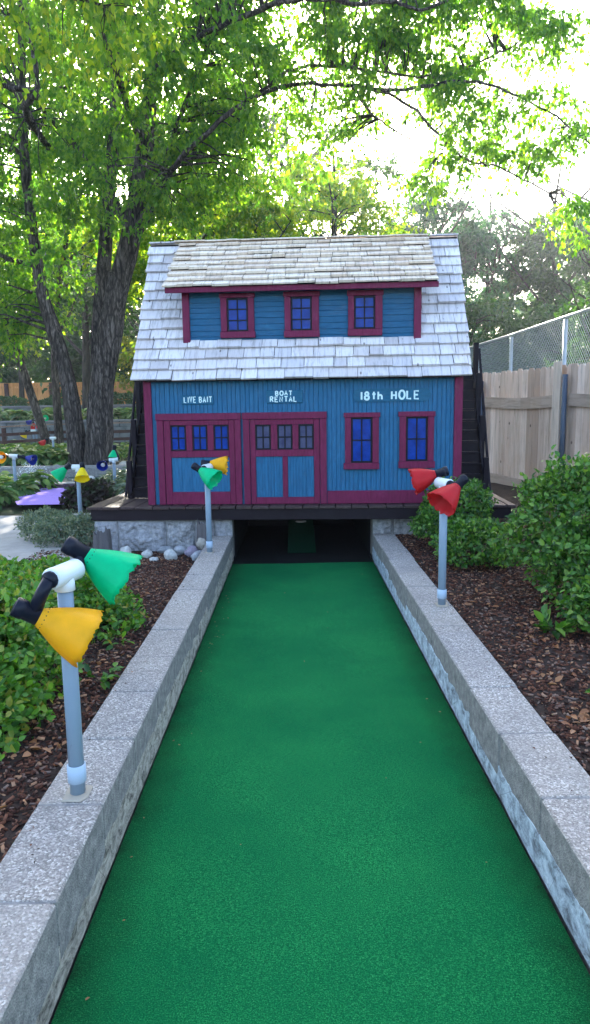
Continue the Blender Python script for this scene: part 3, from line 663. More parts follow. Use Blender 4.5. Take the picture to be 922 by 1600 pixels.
# ------------------------------------------------------------------ deck
deck = empty('deck', hw(-.65, -.16, .45), YAW, 'dark brown board deck carrying the blue boathouse', 'deck')
mb = MB(); u = 0; r = random.Random(9)
while u < 4.33:
    w = r.choice((.165, .17, .178)); mb.box((u + .005, r.uniform(-.012, .006), .108 + r.uniform(-.002, .002)), (min(u + w, 4.35) - .005, 2.3, .135 + r.uniform(-.001, .002)), 0, .004); u += w
mb.build('deck_boards', M['deckboard'], deck)
mb = MB(); mb.box((.04, .02, -.005), (4.31, .06, .108), 0, .003); mb.box((.04, .061, -.005), (.08, 2.28, .107)); mb.box((4.27, .061, -.005), (4.31, 2.28, .107))
mb.box((.06, .075, -.075), (4.29, .11, -.004)) if False else None
mb.build('fascia_board', M['fascia'], deck)
mb = MB()
for y_ in (.5, 1.0, 1.5, 2.0): mb.box((.1, y_, -.02), (4.25, y_ + .05, .106))
mb.build('joists', M['fascia'], deck)
# ------------------------------------------------------------------ stairs beside the house
def stairs(label, u_out, u_in, s, grp='dark staircases either side of the boathouse'):
    e = empty('staircase', hw((u_out + u_in) / 2, .55, .588), YAW, label, 'staircase', grp)
    hw_ = abs(u_out - u_in) / 2; n = 12; rise = .118; run = .062
    for i in range(n):
        z = rise * (i + 1); y = run * i
        mb = MB(); mb.box((-hw_ + .02, y - .014, z - .022), (hw_ - .02, y + run + .01, z), 0, .003); mb.build('tread', M['stairwood'], e)
        mb = MB(); mb.box((-hw_ + .021, y + .002, z - rise + (.001)), (hw_ - .021, y + .012, z - .023)); mb.build('riser', M['stairwood'], e)
    for q in (-1, 1):
        mb = MB(); mb.beam((q * (hw_ - .009), -.02, .03), (q * (hw_ - .009), run * n, rise * n - .03), .02, .13); mb.build('stringer', M['stairwood'], e)
    xo = -s * (hw_ + .012) if s > 0 else (hw_ + .012)
    for i in (0, 4, 8, 11):
        y, z = run * i, rise * i
        mb = MB(); mb.box((xo - .028, y - .025, max(.002, z - .12)), (xo + .028, y + .025, z + .40 + (.02 if i == 0 else 0)), 0, .004); mb.build('newel_post', M['stairwood'], e)
    xr = xo + (-.042 if xo < 0 else .042)
    mb = MB(); mb.beam((xr, -.05, .02), (xr, run * 11 + .03, rise * 11 + .33), .022, .04, 0, .003); mb.build('handrail', M['stairwood'], e)
    return e
stairs('dark narrow staircase climbing the left side of the boathouse', -.375, -.04, 1)
stairs('dark narrow staircase climbing the right side of the boathouse', Wd + .375, Wd + .04, -1)
# ------------------------------------------------------------------ stone foundation and tunnel
def stone_wall(label, x0, x1, z0, z1, y, seed, cols):
    e = empty('stone_wall', (x0, y, z0), 0, label, 'stone wall', 'split-face stone walls under the deck')
    r = random.Random(seed); mb = MB(); x = 0; W_ = x1 - x0; H = z1 - z0; xs_ = [0] + [c for c in cols if c < W_] + [W_]
    for a, b in zip(xs_, xs_[1:]):
        nx_, nz_ = max(3, int((b - a) / .018)), int(H / .018); V = []; F = []; s_ = r.uniform(0, 50)
        for j in range(nz_ + 1):
            for i in range(nx_ + 1):
                fx, fz = i / nx_, j / nz_; ed = min(fx, 1 - fx) * (b - a); ez = min(fz, 1 - fz) * H; t_ = min(1, min(ed, ez) / .028)
                d = (.016 + .035 * mnoise.noise(Vector((fx * (b - a) * 7 + s_, fz * 3, 0))) + .018 * mnoise.noise(Vector((fx * (b - a) * 26 + s_, fz * 11, 3)))) + .012
                V.append((a + .003 + fx * (b - a - .006), -max(0, d) * t_, .003 + fz * (H - .006)))
        for j in range(nz_):
            for i in range(nx_): k_ = j * (nx_ + 1) + i; F.append((k_, k_ + 1, k_ + nx_ + 2, k_ + nx_ + 1))
        mb.add(V, F, 0, False)
    mb.build('face_blocks', M['stone'], e)
    mb = MB(); mb.box((0, .001, 0), (W_, .2, H)); mb.build('core', M['block'], e); return e
stone_wall('split-face grey stone wall under the deck, left of the tunnel', -2.09, -.652, .02, .435, 7.075, 3, [.25, .75, 1.05, 1.25])
stone_wall('split-face grey stone wall under the deck, right of the tunnel', .803, 2.1, .02, .435, 7.075, 4, [.22, .7, 1.2])
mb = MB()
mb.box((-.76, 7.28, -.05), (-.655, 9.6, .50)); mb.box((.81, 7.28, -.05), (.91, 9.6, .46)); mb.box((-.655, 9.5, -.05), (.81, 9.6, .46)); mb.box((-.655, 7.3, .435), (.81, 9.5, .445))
mb.box((-.655, 7.0, -.058), (.81, 9.5, -.045))  # dark sheet added over the floor to stand in for tunnel shade
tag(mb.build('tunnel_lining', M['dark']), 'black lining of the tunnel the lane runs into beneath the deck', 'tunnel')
# ramp with its white cup inside the tunnel
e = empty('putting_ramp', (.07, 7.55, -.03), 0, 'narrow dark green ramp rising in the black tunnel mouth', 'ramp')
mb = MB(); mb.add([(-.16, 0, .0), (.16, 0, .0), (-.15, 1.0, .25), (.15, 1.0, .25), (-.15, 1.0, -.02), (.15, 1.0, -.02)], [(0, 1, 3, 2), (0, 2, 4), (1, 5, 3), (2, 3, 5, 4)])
mb.build('ramp_surface', M.setdefault('ramp_shaded', mat('tunnel_shaded_green', (.002, .035, .016), .95)), e)  # turf green darkened, the tunnel's shade put into the ramp colour
mb = MB(); mb.tube([(0, .85, .213), (0, .85, .224)], .065, 20); cu = mb.build('cup', M['white_cup'], e)
# ------------------------------------------------------------------ coloured lamp posts
def lathe_to(mb, prof, at, aim, n=28, mi=0, wav=0., seed=0, thick=.0022):
    """prof: (distance along aim, radius); open shell with thickness, scalloped at its far rim"""
    aim = Vector(aim).normalized(); a = Vector((0, 0, 1)) if abs(aim.z) < .9 else Vector((1, 0, 0)); x = aim.cross(a).normalized(); y = aim.cross(x); at = Vector(at)
    V = []; F = []; k = len(prof); r_ = random.Random(seed); ph = r_.uniform(0, 6); lob = 18
    for side in (0, 1):
        for i, (d, rr) in enumerate(prof):
            t = i / (k - 1)
            for j in range(n):
                an = 2 * math.pi * j / n; w = wav * t ** 7 * (.28 * abs(math.sin(lob * an / 2 + ph)) + .9 * mnoise.noise(Vector((math.cos(an) * 4, math.sin(an) * 4, ph))) + .6 * mnoise.noise(Vector((math.cos(an) * 10, math.sin(an) * 10, ph)))); rr2 = (rr - side * thick) * (1 + .05 * t * math.sin(2 * an + ph) + .02 * t * math.sin(5 * an))
                V.append(at + aim * (d + w * .014) + (x * math.cos(an) + y * math.sin(an)) * rr2)
    for side in (0, 1):
        for i in range(k - 1):
            for j in range(n):
                f = (side * k * n + i * n + j, side * k * n + i * n + (j + 1) % n, side * k * n + (i + 1) * n + (j + 1) % n, side * k * n + (i + 1) * n + j)
                F.append(f if side else f[::-1])
    for j in range(n): b = (k - 1) * n; F.append((b + j, b + (j + 1) % n, k * n + b + (j + 1) % n, k * n + b + j)[::-1])
    mb.add(V, F, mi, True)
def lamp_post(label, base, h, tee, shades, lean=(0, 0), pipe=.0255, arm=.072, group='pipe lamp posts with coloured plastic shades', seed=0, collar=True, det=True):
    e = empty('lamp_post', base, 0, label, 'lamp post', group)
    top = Vector((lean[0], lean[1], h)); ax = top.normalized(); n = 20 if det else 10
    mb = MB(); mb.tube([(0, 0, -.02), top * .5, top - ax * .03], pipe, n); mb.build('pipe', M['pvc'], e)
    if collar:
        mb = MB(); mb.tube([ax * .045, ax * .047, ax * .105, ax * .107], [pipe + .001, pipe + .0055, pipe + .0055, pipe + .001], n, caps=False); mb.build('collar', M['pvc_white'] if not det else M['pvc_collar'], e)
    td = Vector(tee).normalized(); mb = MB(); r2 = pipe + .006
    mb.tube([top - ax * .055, top - ax * .054, top - ax * .01], [r2 - .001, r2 + .001, r2], n)
    mb.tube([top - td * arm, top - td * (arm - .005), top - td * (arm * .5), top + td * (arm * .5), top + td * (arm - .005), top + td * arm], [r2, r2 + .004, r2 + .003, r2 + .003, r2 + .004, r2], n)
    mb.build('tee_fitting', M['pvc_white'], e)
    for i, (side, off, aim, sm, L, rr) in enumerate(shades):
        E_ = top + td * arm * side; J = E_ + Vector(off); a = Vector(aim).normalized(); mb = MB()
        mb.tube([E_ - td * side * .004, E_ + td * side * .012], [.029, .027], 12)
        mb.tube([E_ + td * side * .008, E_.lerp(J, .35) + td * side * .012, J], [.021, .021, .023], 12)
        mb.tube([J - a * .062, J - a * .058, J - a * .03, J - a * .028, J + a * .03], [.028, .032, .032, .029, .029], 16)
        if det: mb.tube([J - a * .0615, J - a * .064], [.017, .016], 12)
        mb.build('lamp_holder', M['plastic'], e)
        k = 9; prof = []
        for q in range(k):
            t = q / (k - 1); prof.append((.02 + L * t, .029 + (rr - .029) * (.12 * math.sin(t * math.pi) + t ** 1.08)))
        mb = MB(); lathe_to(mb, prof, J, a, 96 if det else 24, 0, 1. if det else .5, seed + i)
        sh = mb.build('lamp_shade', M[sm], e)
        if det:
            mb = MB(); xx = a.cross(Vector((0, 0, 1))).normalized(); yy = a.cross(xx)
            for q in range(16):
                an = q * math.pi / 8 + .2; t = .10; pr = .029 + (rr - .029) * (.12 * math.sin(t * math.pi) + t ** 1.08); w = xx * math.cos(an) + yy * math.sin(an); p = J + a * (.02 + L * t) + w * (pr - .0006)
                mb.tube([p - w * .001, p + w * .0012], .0021, 6)
            mb.build('vent_holes', M['plastic'], sh)
        mb = MB(); mb.tube([J + a * .03, J + a * .05, J + a * .08, J + a * .105, J + a * .11], [.012, .016, .031, .034, .024], 14); mb.build('bulb', M['glass'], sh)
    return e
M['pvc_collar'] = mat('light_blue_grey_coupling', (.36, .46, .58), .32)
lamp_post('nearest lamp post on the left wall, with an orange and a green shade', (-.752, 2.19, .268), .765, (-.28, -1, -.02),
          [(1, (-.055, -.02, -.105), (1, .28, -.62), 's_orange', .165, .098), (-1, (.004, .045, .045), (1, .15, -.72), 's_green', .155, .094)], lean=(0.0, 0), seed=1)
lamp_post('lamp post at the far end of the left wall, green shade before orange', (-.785, 6.2, .268), .775, (-.25, -1, 0),
          [(1, (-.045, -.03, -.0), (1, -.42, -.62), 's_green', .17, .1), (-1, (-.02, .03, .03), (1, -.02, -.10), 's_orange', .15, .085)], seed=4)
lamp_post('lamp post on the right wall with two red shades', (.955, 4.4, .268), .80, (.34, -1, 0),
          [(1, (.052, -.025, .005), (-.78, -.42, -.70), 's_red', .165, .1), (-1, (.012, .04, .055), (-1, .12, -.32), 's_red', .155, .095)], seed=7)
for lab, x, y, a_ in (('left', -.752, 2.19, 0), ('left far', -.785, 6.2, 0), ('right', .955, 4.4, 0)): pass
for x, y, lb in ((-.752, 2.19, 'pale mortar pad around the foot of the nearest lamp post'), (-.785, 6.2, 'pale mortar pad around the foot of the far left lamp post'), (.955, 4.4, 'pale mortar pad around the foot of the right lamp post')):
    mb = MB(); pts = [(-.045, -.09), (.03, -.095), (.05, -.05), (.048, .06), (.0, .075), (-.05, .05)]
    pts = [(a * .85, b * .62) for a, b in pts]
    mb.add([(a, b, 0) for a, b in pts] + [(a * .96, b * .96, .0035) for a, b in pts], [tuple(range(6, 12))] + [(i, (i + 1) % 6, 6 + (i + 1) % 6, 6 + i) for i in range(6)])
    o = mb.build('mortar_pad', M['mortar'] if 'mortar' in M else M.setdefault('mortar', mat('pale_mortar', (.36, .32, .26), .9))); o.location = (x, y, .2705); tag(o, lb, 'mortar pad')
bgL = [
 ('lamp post by the grey shrubs with a green and a yellow shade', (-2.73, 8.7, .17), .70, (1, -.1, 0), [(-1, (-.06, -.02, -.0), (-.7, -.15, -.62), 's_green', .16, .09), (1, (.0, -.04, .0), (.12, -.55, -.75), 's_yellow', .15, .09)], .026),
 ('lamp post behind the stairs with a dark blue shade facing the camera', (-2.87, 11., .2), .60, (1, .05, 0.1), [(-1, (-.06, -.03, -.03), (-.1, -1, -.35), 's_blue', .12, .09), (1, (-.07, .06, .16), (-.1, -.15, -1), 's_green', .12, .085)], .026),
 ('lamp post by the pond with an orange and a blue shade', (-4.66, 11.5, .2), .65, (1, 0, -.05), [(-1, (-.07, -.03, .0), (-.1, -1, -.1), 's_orange', .1, .1), (1, (.12, .0, -.02), (1, -.3, -.28), 's_blue', .15, .09)], .026),
 ('lamp post in the hosta bed with a red shade', (-6.0, 17.3, .45), .48, (1, 0, 0), [(-1, (-.10, -.02, -.04), (-.6, -.5, -.7), 's_red', .15, .09)], .026),
 ('lamp post in front of the rail fence with a yellow shade', (-8.35, 22.3, .5), .5, (1, .1, 0), [(-1, (-.16, -.02, -.04), (-.3, -.5, -.8), 's_yellow', .15, .11)], .03),
 ('lamp post behind the rail fence with a blue and a red shade', (-8.55, 23.1, .5), .80, (.2, -1, 0), [(1, (-.1, -.02, .02), (-.5, -.6, -.5), 's_blue', .15, .1), (-1, (-.05, -.1, -.08), (.3, -.6, -.9), 's_red', .15, .12)], .03),
 ('lamp post behind the rail fence with a green and a yellow shade', (-8.33, 23.2, .5), .80, (.2, -1, 0), [(1, (.05, -.02, .05), (.5, -.6, .2), 's_green', .15, .1), (-1, (-.0, -.1, -.08), (.3, -.6, -.9), 's_yellow', .15, .12)], .03),
 ('lamp post on the upper terrace with a green and a red shade', (-10.72, 27., 1.18), .42, (1, 0, 0), [(-1, (-.12, -.02, .0), (-1, -.3, -.3), 's_green', .15, .1), (1, (.1, 0, .02), (.6, -.8, -.4), 's_red', .15, .12)], .03)]
for i, (lb, p, h, td, sh, pr) in enumerate(bgL): lamp_post(lb, p, h, td, sh, pipe=pr, seed=20 + i, collar=False, det=False, group='pipe lamp posts with coloured plastic shades')
# ------------------------------------------------------------------ rocks and stumps by the foundation
def rock(loc, s, m, label, seed, grp='pale rocks at the foot of the stone wall'):
    r = random.Random(seed); V = []; F = []; nu, nv = 18, 12; o = Vector((r.uniform(0, 50),) * 3)
    for j in range(nv + 1):
        for i in range(nu):
            th = math.pi * j / nv; ph = 2 * math.pi * i / nu; d = Vector((math.sin(th) * math.cos(ph), math.sin(th) * math.sin(ph), math.cos(th)))
            q = 1 + .33 * mnoise.noise(d * 1.3 + o) + .12 * mnoise.noise(d * 3.5 + o); V.append((d.x * q * s[0], d.y * q * s[1], d.z * q * s[2]))
    for j in range(nv):
        for i in range(nu): F.append((j * nu + i, (j + 1) * nu + i, (j + 1) * nu + (i + 1) % nu, j * nu + (i + 1) % nu))
    mb = MB(); mb.add(V, F, 0, True); ob = mb.build('rock', m); ob.location = loc; ob.rotation_euler = (0, 0, r.uniform(0, 6)); return tag(ob, label, 'rock', grp)
rk = [(-1.685, 6.74, .17, .066, .055, .062, 'pale', 'round pale rock beside the left stump'), (-1.47, 6.72, .15, .075, .05, .045, 'pale', 'flat whitish rock second from the left by the stone wall'),
      (-1.22, 6.62, .145, .062, .055, .07, 'pale', 'pointed pale rock standing forward of the others'), (-1.37, 6.55, .13, .045, .04, .03, 'pale', 'small low white rock in front of the row'),
      (-1.16, 6.80, .17, .058, .05, .05, 'grey', 'smooth grey-green rock in the middle of the row'), (-1.03, 6.72, .165, .07, .055, .056, 'purple', 'purplish mottled rock in the row'),
      (-.95, 6.88, .22, .062, .05, .06, 'tan', 'tan rock resting highest beside the right stump'), (-.905, 6.4, .19, .035, .12, .055, 'grey', 'long grey rock lying against the lane wall'), (-1.33, 6.9, .16, .09, .04, .035, 'grey', 'flat grey slab behind the rocks')]
for i, (x, y, z, a, b, c, m_, lb) in enumerate(rk): rock((x, y, z), (a, b, c), rockm[m_], lb, 40 + i)
def stump(loc, h, r0, lb, seed, lean):
    mb = MB(); r = random.Random(seed); V = []; F = []; n, k = 28, 12
    for j in range(k + 1):
        for i in range(n):
            an = 2 * math.pi * i / n; t = j / k; rr = r0 * (1.15 - .25 * t) * (1 + .22 * mnoise.noise(Vector((math.cos(an) * 2.6, math.sin(an) * 2.6, seed + t * .6))) + .1 * mnoise.noise(Vector((math.cos(an) * 8, math.sin(an) * 8, seed))))
            hh = h * (1 + (.13 * math.cos(an + lean)) + .3 * mnoise.noise(Vector((math.cos(an) * 3, math.sin(an) * 3, seed))))
            V.append((math.cos(an) * rr, math.sin(an) * rr * .8, hh * t))
    for j in range(k):
        for i in range(n): F.append((j * n + i, j * n + (i + 1) % n, (j + 1) * n + (i + 1) % n, (j + 1) * n + i))
    V.append((0.2 * r0, 0, h * .62)); c = len(V) - 1
    for i in range(n): F.append((k * n + i, k * n + (i + 1) % n, c))
    mb.add(V, F); o = mb.build('driftwood_stump', M['drift']); o.location = loc; tag(o, lb, 'stump', 'weathered driftwood stumps')
stump((-1.93, 6.78, .10), .27, .085, 'grey driftwood stump at the left end of the stone wall', 2, .5)
stump((-.935, 6.93, .14), .27, .062, 'grey driftwood stump beside the left lane wall, hollowed at the top', 5, 2.6)
# ------------------------------------------------------------------ mulch
def mulch(name, x0, x1, y0, y1, n, seed, keep=lambda x, y: True):
    r = np.random.default_rng(seed); yy = y0 + (y1 - y0) * r.uniform(0, 1, n) ** 1.25; xx = r.uniform(x0, x1, n)
    z = np.array([gh(a, b) for a, b in zip(xx, yy)]) + .008 + np.abs(r.normal(0, .006, n))
    L = r.uniform(.010, .032, n); W = L * r.uniform(.22, .5, n); H = r.uniform(.0015, .004, n)
    a = r.uniform(0, 6.283, n); tl = r.normal(0, .22, n)
    D = np.stack([np.cos(a) * np.cos(tl), np.sin(a) * np.cos(tl), np.sin(tl)], 1); S = unit(np.cross(D, np.stack([r.normal(0, .35, n), r.normal(0, .35, n), np.ones(n)], 1))); Nn = np.cross(S, D)
    P = np.stack([xx, yy, z], 1); c = []
    for sx, sy, sz in ((-1, -1, -1), (1, -.6, -1), (.8, 1, -1), (-1, .7, -1), (-1, -1, 1), (1, -.6, 1), (.8, 1, 1), (-1, .7, 1)):
        c.append(P + D * (L * .5 * sx)[:, None] * 1. + S * (W * .5 * sy)[:, None] + Nn * (H * sz)[:, None])
    V = np.stack(c, 1).reshape(-1, 3); b = np.arange(n)[:, None] * 8
    F = np.concatenate([b + f for f in ([4, 5, 6, 7], [0, 1, 5, 4], [1, 2, 6, 5], [2, 3, 7, 6], [3, 0, 4, 7])], 0)
    tag(npmesh(name, V, F, M['mulch']), 'brown wood-chip mulch covering the planting bed', 'mulch', kind='stuff')
mulch('mulch', -2.6, -.875, 1.2, 6.95, 26000, 1); mulch('mulch', 1.03, 3.3, 1.4, 7.3, 34000, 2)
# dead leaves on the mulch
def litter(name, pts, n, seed, lb):
    r = np.random.default_rng(seed); c = np.array(pts)[r.integers(0, len(pts), n)]
    P = np.stack([c[:, 0] + r.normal(0, 1, n) * c[:, 2], c[:, 1] + r.normal(0, 1, n) * c[:, 2], np.zeros(n)], 1)
    P = P[((P[:, 0] < -.9) | (P[:, 0] > 1.05))]; n = len(P)
    P[:, 2] = [gh(a, b) + .022 for a, b in P[:, :2]]
    D = r.normal(0, 1, (n, 3)); D[:, 2] *= .25; N = r.normal(0, .35, (n, 3)); N[:, 2] += 1; L = r.uniform(.02, .05, n)
    tag(leaves(name, P, D, N, L, L * .55, M['dry'], None, True), lb, 'dead leaves', kind='stuff')
litter('fallen_leaves', [(1.35, 3.9, .12), (1.25, 4.5, .12), (1.4, 3.7, .1), (1.3, 5.5, .2), (1.25, 3.2, .1), (1.2, 2.7, .06)], 120, 4, 'rust-brown fallen leaves on the right bed')
litter('fallen_leaves', [(-1.0, 2.6, .1), (-1.1, 3.4, .1), (-1.2, 4.6, .25), (-1.1, 2.2, .15)], 90, 5, 'rust-brown fallen leaves on the left bed')
# chips and bits kicked up onto the block tops
r = np.random.default_rng(31)
for x0_, x1_, nm in ((LXo0 + .01, LX0 - .01, 'left'), (LX1 + .01, LXo1 - .01, 'right')):
    n = 110; t_ = np.abs(r.normal(0, .06, n)).clip(0, .18); xx = (x0_ + t_) if nm == 'left' else (x1_ - t_)
    P = np.stack([xx, r.uniform(1.0, 6.9, n), np.full(n, .274)], 1); D = r.normal(0, 1, (n, 3)); D[:, 2] = 0; N = r.normal(0, .2, (n, 3)); N[:, 2] += 1; L = r.uniform(.006, .022, n)
    tag(leaves('wood_chips', P, D, N, L, L * r.uniform(.25, .6, n), M['mulch']), 'stray wood chips and grit lying on top of the %s lane wall' % nm, 'wood chips', kind='stuff')
# specks on the turf
r = np.random.default_rng(9); n = 46
P = np.stack([r.uniform(-.6, .75, n), r.uniform(1.2, 6.9, n), np.full(n, .007)], 1); k = r.uniform(0, 1, n) < .6; P[k, 0] = -.60 + np.abs(r.normal(0, .05, k.sum()))
L = r.uniform(.006, .016, n); D = r.normal(0, 1, (n, 3)); D[:, 2] = 0; N = np.tile([0, 0, 1.], (n, 1)); tag(leaves('fallen_leaves', P, D, N, L, L * .5, M['dry'], None, True), 'tiny leaf scraps along the edge of the green lane', 'leaf litter', kind='stuff')
# ------------------------------------------------------------------ shrubs near the lane
shrub('shrub', 'bright green leafy shrub at the left, nearest the camera', (-1.75, 3.05, .21), [((-1.72, 3.05, .43), (.60, .5, .33)), ((-1.42, 2.72, .33), (.32, .33, .22)), ((-1.85, 3.45, .44), (.6, .45, .30))], 19000, .042, LF['bushlime'], 'leafy shrubs beside the lane', asp=.62, stems=9)
shrub('shrub', 'bright green leafy shrub behind the nearest lamp post', (-1.75, 4.5, .21), [((-1.75, 4.3, .35), (.60, .48, .24)), ((-1.30, 4.15, .28), (.32, .32, .18)), ((-2.3, 4.4, .34), (.5, .42, .24))], 14000, .042, LF['bushlime'], 'leafy shrubs beside the lane', stems=8)
shrub('shrub', 'large dark green leafy shrub at the right beside the wooden fence', (2.02, 4.55, .30), [((2.02, 4.65, .70), (.55, .52, .45)), ((1.95, 4.3, .52), (.38, .36, .28)), ((2.5, 4.4, .62), (.55, .5, .42))], 19000, .044, LF['bush'], 'leafy shrubs beside the lane', stems=10)
shrub('shrub', 'low green shrub in front of the large shrub at the right edge', (1.85, 3.86, .27), [((1.86, 3.86, .38), (.30, .24, .17))], 2000, .044, LF['bush'], 'leafy shrubs beside the lane', stems=5)
shrub('shrub', 'green shrub behind the red lamp post, at the foot of the right stairs', (1.6, 6.45, .30), [((1.54, 6.45, .60), (.31, .28, .25)), ((1.30, 6.3, .46), (.2, .18, .13))], 5500, .040, LF['bush'], 'leafy shrubs beside the lane', stems=7)
shrub('shrub', 'low spreading shrub between the red lamp post and the large shrub', (1.5, 5.5, .29), [((1.47, 5.6, .40), (.29, .27, .21))], 3600, .040, LF['bush'], 'leafy shrubs beside the lane', stems=6)
def sprig(lb, x, y, n, ls, sp, m, seed):
    r = random.Random(seed); z = gh(x, y) + .01; e = empty('weed', (x, y, z), 0, lb, 'weed'); mb = MB(); P = []; D = []
    for i in range(n):
        a = r.uniform(0, 6.28); L = sp * r.uniform(.5, 1); q = Vector((math.cos(a) * L * .8, math.sin(a) * L * .8, L * r.uniform(.3, .9))); mb.tube([(0, 0, -.01), q * .5 + Vector((0, 0, L * .15)), q], [.003, .002, .001], 4, caps=False)
        for t in (.55, .8, 1.): P.append(q * t + Vector((0, 0, L * .1))); D.append(Vector((q.x, q.y, .03)) + Vector([r.uniform(-.06, .06) for _ in range(3)]))
    P = np.array(P); D = np.array(D); N = np.tile([0, 0, 1.], (len(P), 1)) + rnd(len(P), .3); L = ls * RNG.uniform(.7, 1.2, len(P))
    leaves('leaves', P, D, N, L, L * .55, m, e, True); mb.build('stem', M['stem'], e)
sprig('weed against the left wall between the two lamp posts', -.94, 3.2, 9, .05, .09, LF['bush'], 1)
sprig('small weed in the mulch left of the nearest shrub gap', -1.02, 3.75, 8, .045, .1, LF['bushlime'], 2)
sprig('weed with long pale leaves below the large right shrub', 1.47, 3.82, 12, .085, .12, LF['bush'], 3)
sprig('weed by the right wall at the right edge of the picture', 1.36, 2.78, 16, .05, .13, LF['bushlime'], 4)
sprig('small weed beside the right wall near the lowest visible mulch', 1.25, 2.45, 8, .05, .08, LF['bushlime'], 5)
sprig('tiny weed growing from the turf edge at the left wall', -.625, 4.75, 5, .018, .035, LF['bushlime'], 6)
# ------------------------------------------------------------------ right fences
fence = empty('wooden_fence', (2.86, 10.5, .45), 0, 'pale cedar picket fence with dog-eared boards on the right', 'fence')
FP = [(2.2, 13.4), (2.86, 10.5), (3.37, 8.6), (3.9, 6.75), (4.4, 4.9), (4.9, 3.05)]
def fpt(x, y, z): return Vector((x, y, z)) - Vector((2.86, 10.5, .45))
rr = random.Random(12)
for si, (a, b) in enumerate(zip(FP, FP[1:])):
    a, b = Vector((*a, 0)), Vector((*b, 0)); L = (b - a).length; d = (b - a) / L; nrm = Vector((d.y, -d.x, 0))
    if nrm.x > 0: nrm = -nrm      # towards the lane
    mt = Matrix((d, nrm, Vector((0, 0, 1)))).transposed(); mb = MB(); s = 0
    while s < L - .02:
        w = rr.uniform(.125, .142); top = 2.05 + rr.uniform(-.014, .014); bot = .44; c = a + d * (s + w / 2) - nrm * (.03 + rr.uniform(0, .006)); hw2 = w / 2 - rr.uniform(.0008, .003); ew = .028; V = []
        for yy in (-.008, .008):
            for px_, pz in ((-hw2, bot), (hw2, bot), (hw2, top - .035), (hw2 - ew, top), (-hw2 + ew, top), (-hw2, top - .035)):
                V.append(Vector(c) + d * px_ + nrm * yy + Vector((0, 0, pz)) - Vector((2.86, 10.5, .45)))
        mb.add(V, [(0, 1, 2, 3, 4, 5), (11, 10, 9, 8, 7, 6)] + [(i, i + 6, (i + 1) % 6 + 6, (i + 1) % 6) for i in range(6)]); s += w
    mb.build('pickets', M['cedar'], fence)
    # top rail sags between posts
    k = 8
    for z0_ in (1.625,):
        pr = []; mb = MB()
        for i in range(k + 1):
            t = i / k; sag = -.035 * math.sin(math.pi * t); p = a.lerp(b, .02 + .96 * t); pr.append((p.x + nrm.x * .0, p.y + nrm.y * .0, z0_ + sag))
        for p, q in zip(pr, pr[1:]): mb.beam(fpt(*p), fpt(*q), .036, .15 if z0_ > 1 else .09)
        mb.build('rail', M['cedar_rail'], fence)
    mb = MB(); p = b + nrm * .05; mb.tube([fpt(p.x, p.y, .3), fpt(p.x, p.y, 1.93)], .034, 12); mb.build('post', M['steelpost'], fence)
    mb = MB(); c = b - d * .13 + nrm * .065; mb.obox(fpt(c.x, c.y, 1.26), (.15, .024, 1.66), mt, 0, .003); mb.build('cover_board', M['cedar_new'], fence)
    mb = MB(); mb.beam(fpt(a.x + nrm.x * .06 + d.x * .1, a.y + nrm.y * .06 + d.y * .1, .52), fpt(b.x + nrm.x * .06 - d.x * .15, b.y + nrm.y * .06 - d.y * .15, .47), .045, .14); mb.build('kick_board', M['cedar_rail'], fence)
chain = empty('chain_link_fence', (4.15, 13., .5), 0, 'galvanised chain-link fence rising behind the wooden fence', 'fence'); CB = Vector((4.15, 13., .5))
CP = [(3.95, 22.0), (3.98, 19.9), (4.02, 17.8), (4.08, 15.6), (4.17, 13.5), (4.19, 10.9), (4.24, 8.6), (4.3, 6.2)]
for i, (x, y) in enumerate(CP):
    mb = MB(); mb.tube([Vector((x, y, .3)) - CB, Vector((x, y, 2.86)) - CB], .033, 12); mb.build('post', M['galv'], chain)
mb = MB(); mb.tube([Vector((x - .0, y, 2.9)) - CB for x, y in CP], .023, 10); mb.build('top_rail', M['galv'], chain)
V = []; F = []
for (x0, y0), (x1, y1) in zip(CP[:-1], CP[1:]):
    L = math.hypot(x1 - x0, y1 - y0); dx, dy = (x1 - x0) / L, (y1 - y0) / L; z0_, z1_ = 1.7, 2.88; H = z1_ - z0_; n = int((L + H) / .075)
    for k_ in range(n):
        for sg in (1, -1):
            s0 = k_ * .075 - H if sg > 0 else k_ * .075 + 0
            pa, pb = (s0, z0_), (s0 + sg * H, z1_)
            # clip to 0..L
            (sa, za), (sb, zb) = pa, pb
            def cl_(s, z): return s, z
            if sg < 0: (sa, za), (sb, zb) = (s0 - H, z1_), (s0, z0_)
            if sb <= 0 or sa >= L: continue
            if sa < 0: za += (zb - za) * (-sa) / (sb - sa); sa = 0
            if sb > L: zb = za + (zb - za) * (L - sa) / (sb - sa); sb = L
            o_ = len(V); off = .03 + (.0015 if sg > 0 else -.0015); th_ = .0028
            for (s_, z_) in ((sa, za), (sb, zb)):
                for a_ in (0, 2.094, 4.189):
                    V.append((x0 + dx * s_ + dy * 0 - off + math.cos(a_) * th_ - CB.x, y0 + dy * s_ - CB.y, z_ + math.sin(a_) * th_ - CB.z))
            F += [(o_, o_ + 1, o_ + 4, o_ + 3), (o_ + 1, o_ + 2, o_ + 5, o_ + 4), (o_ + 2, o_, o_ + 3, o_ + 5)]
npmesh('mesh_wire', np.array(V), np.array(F), M['galv'], chain)
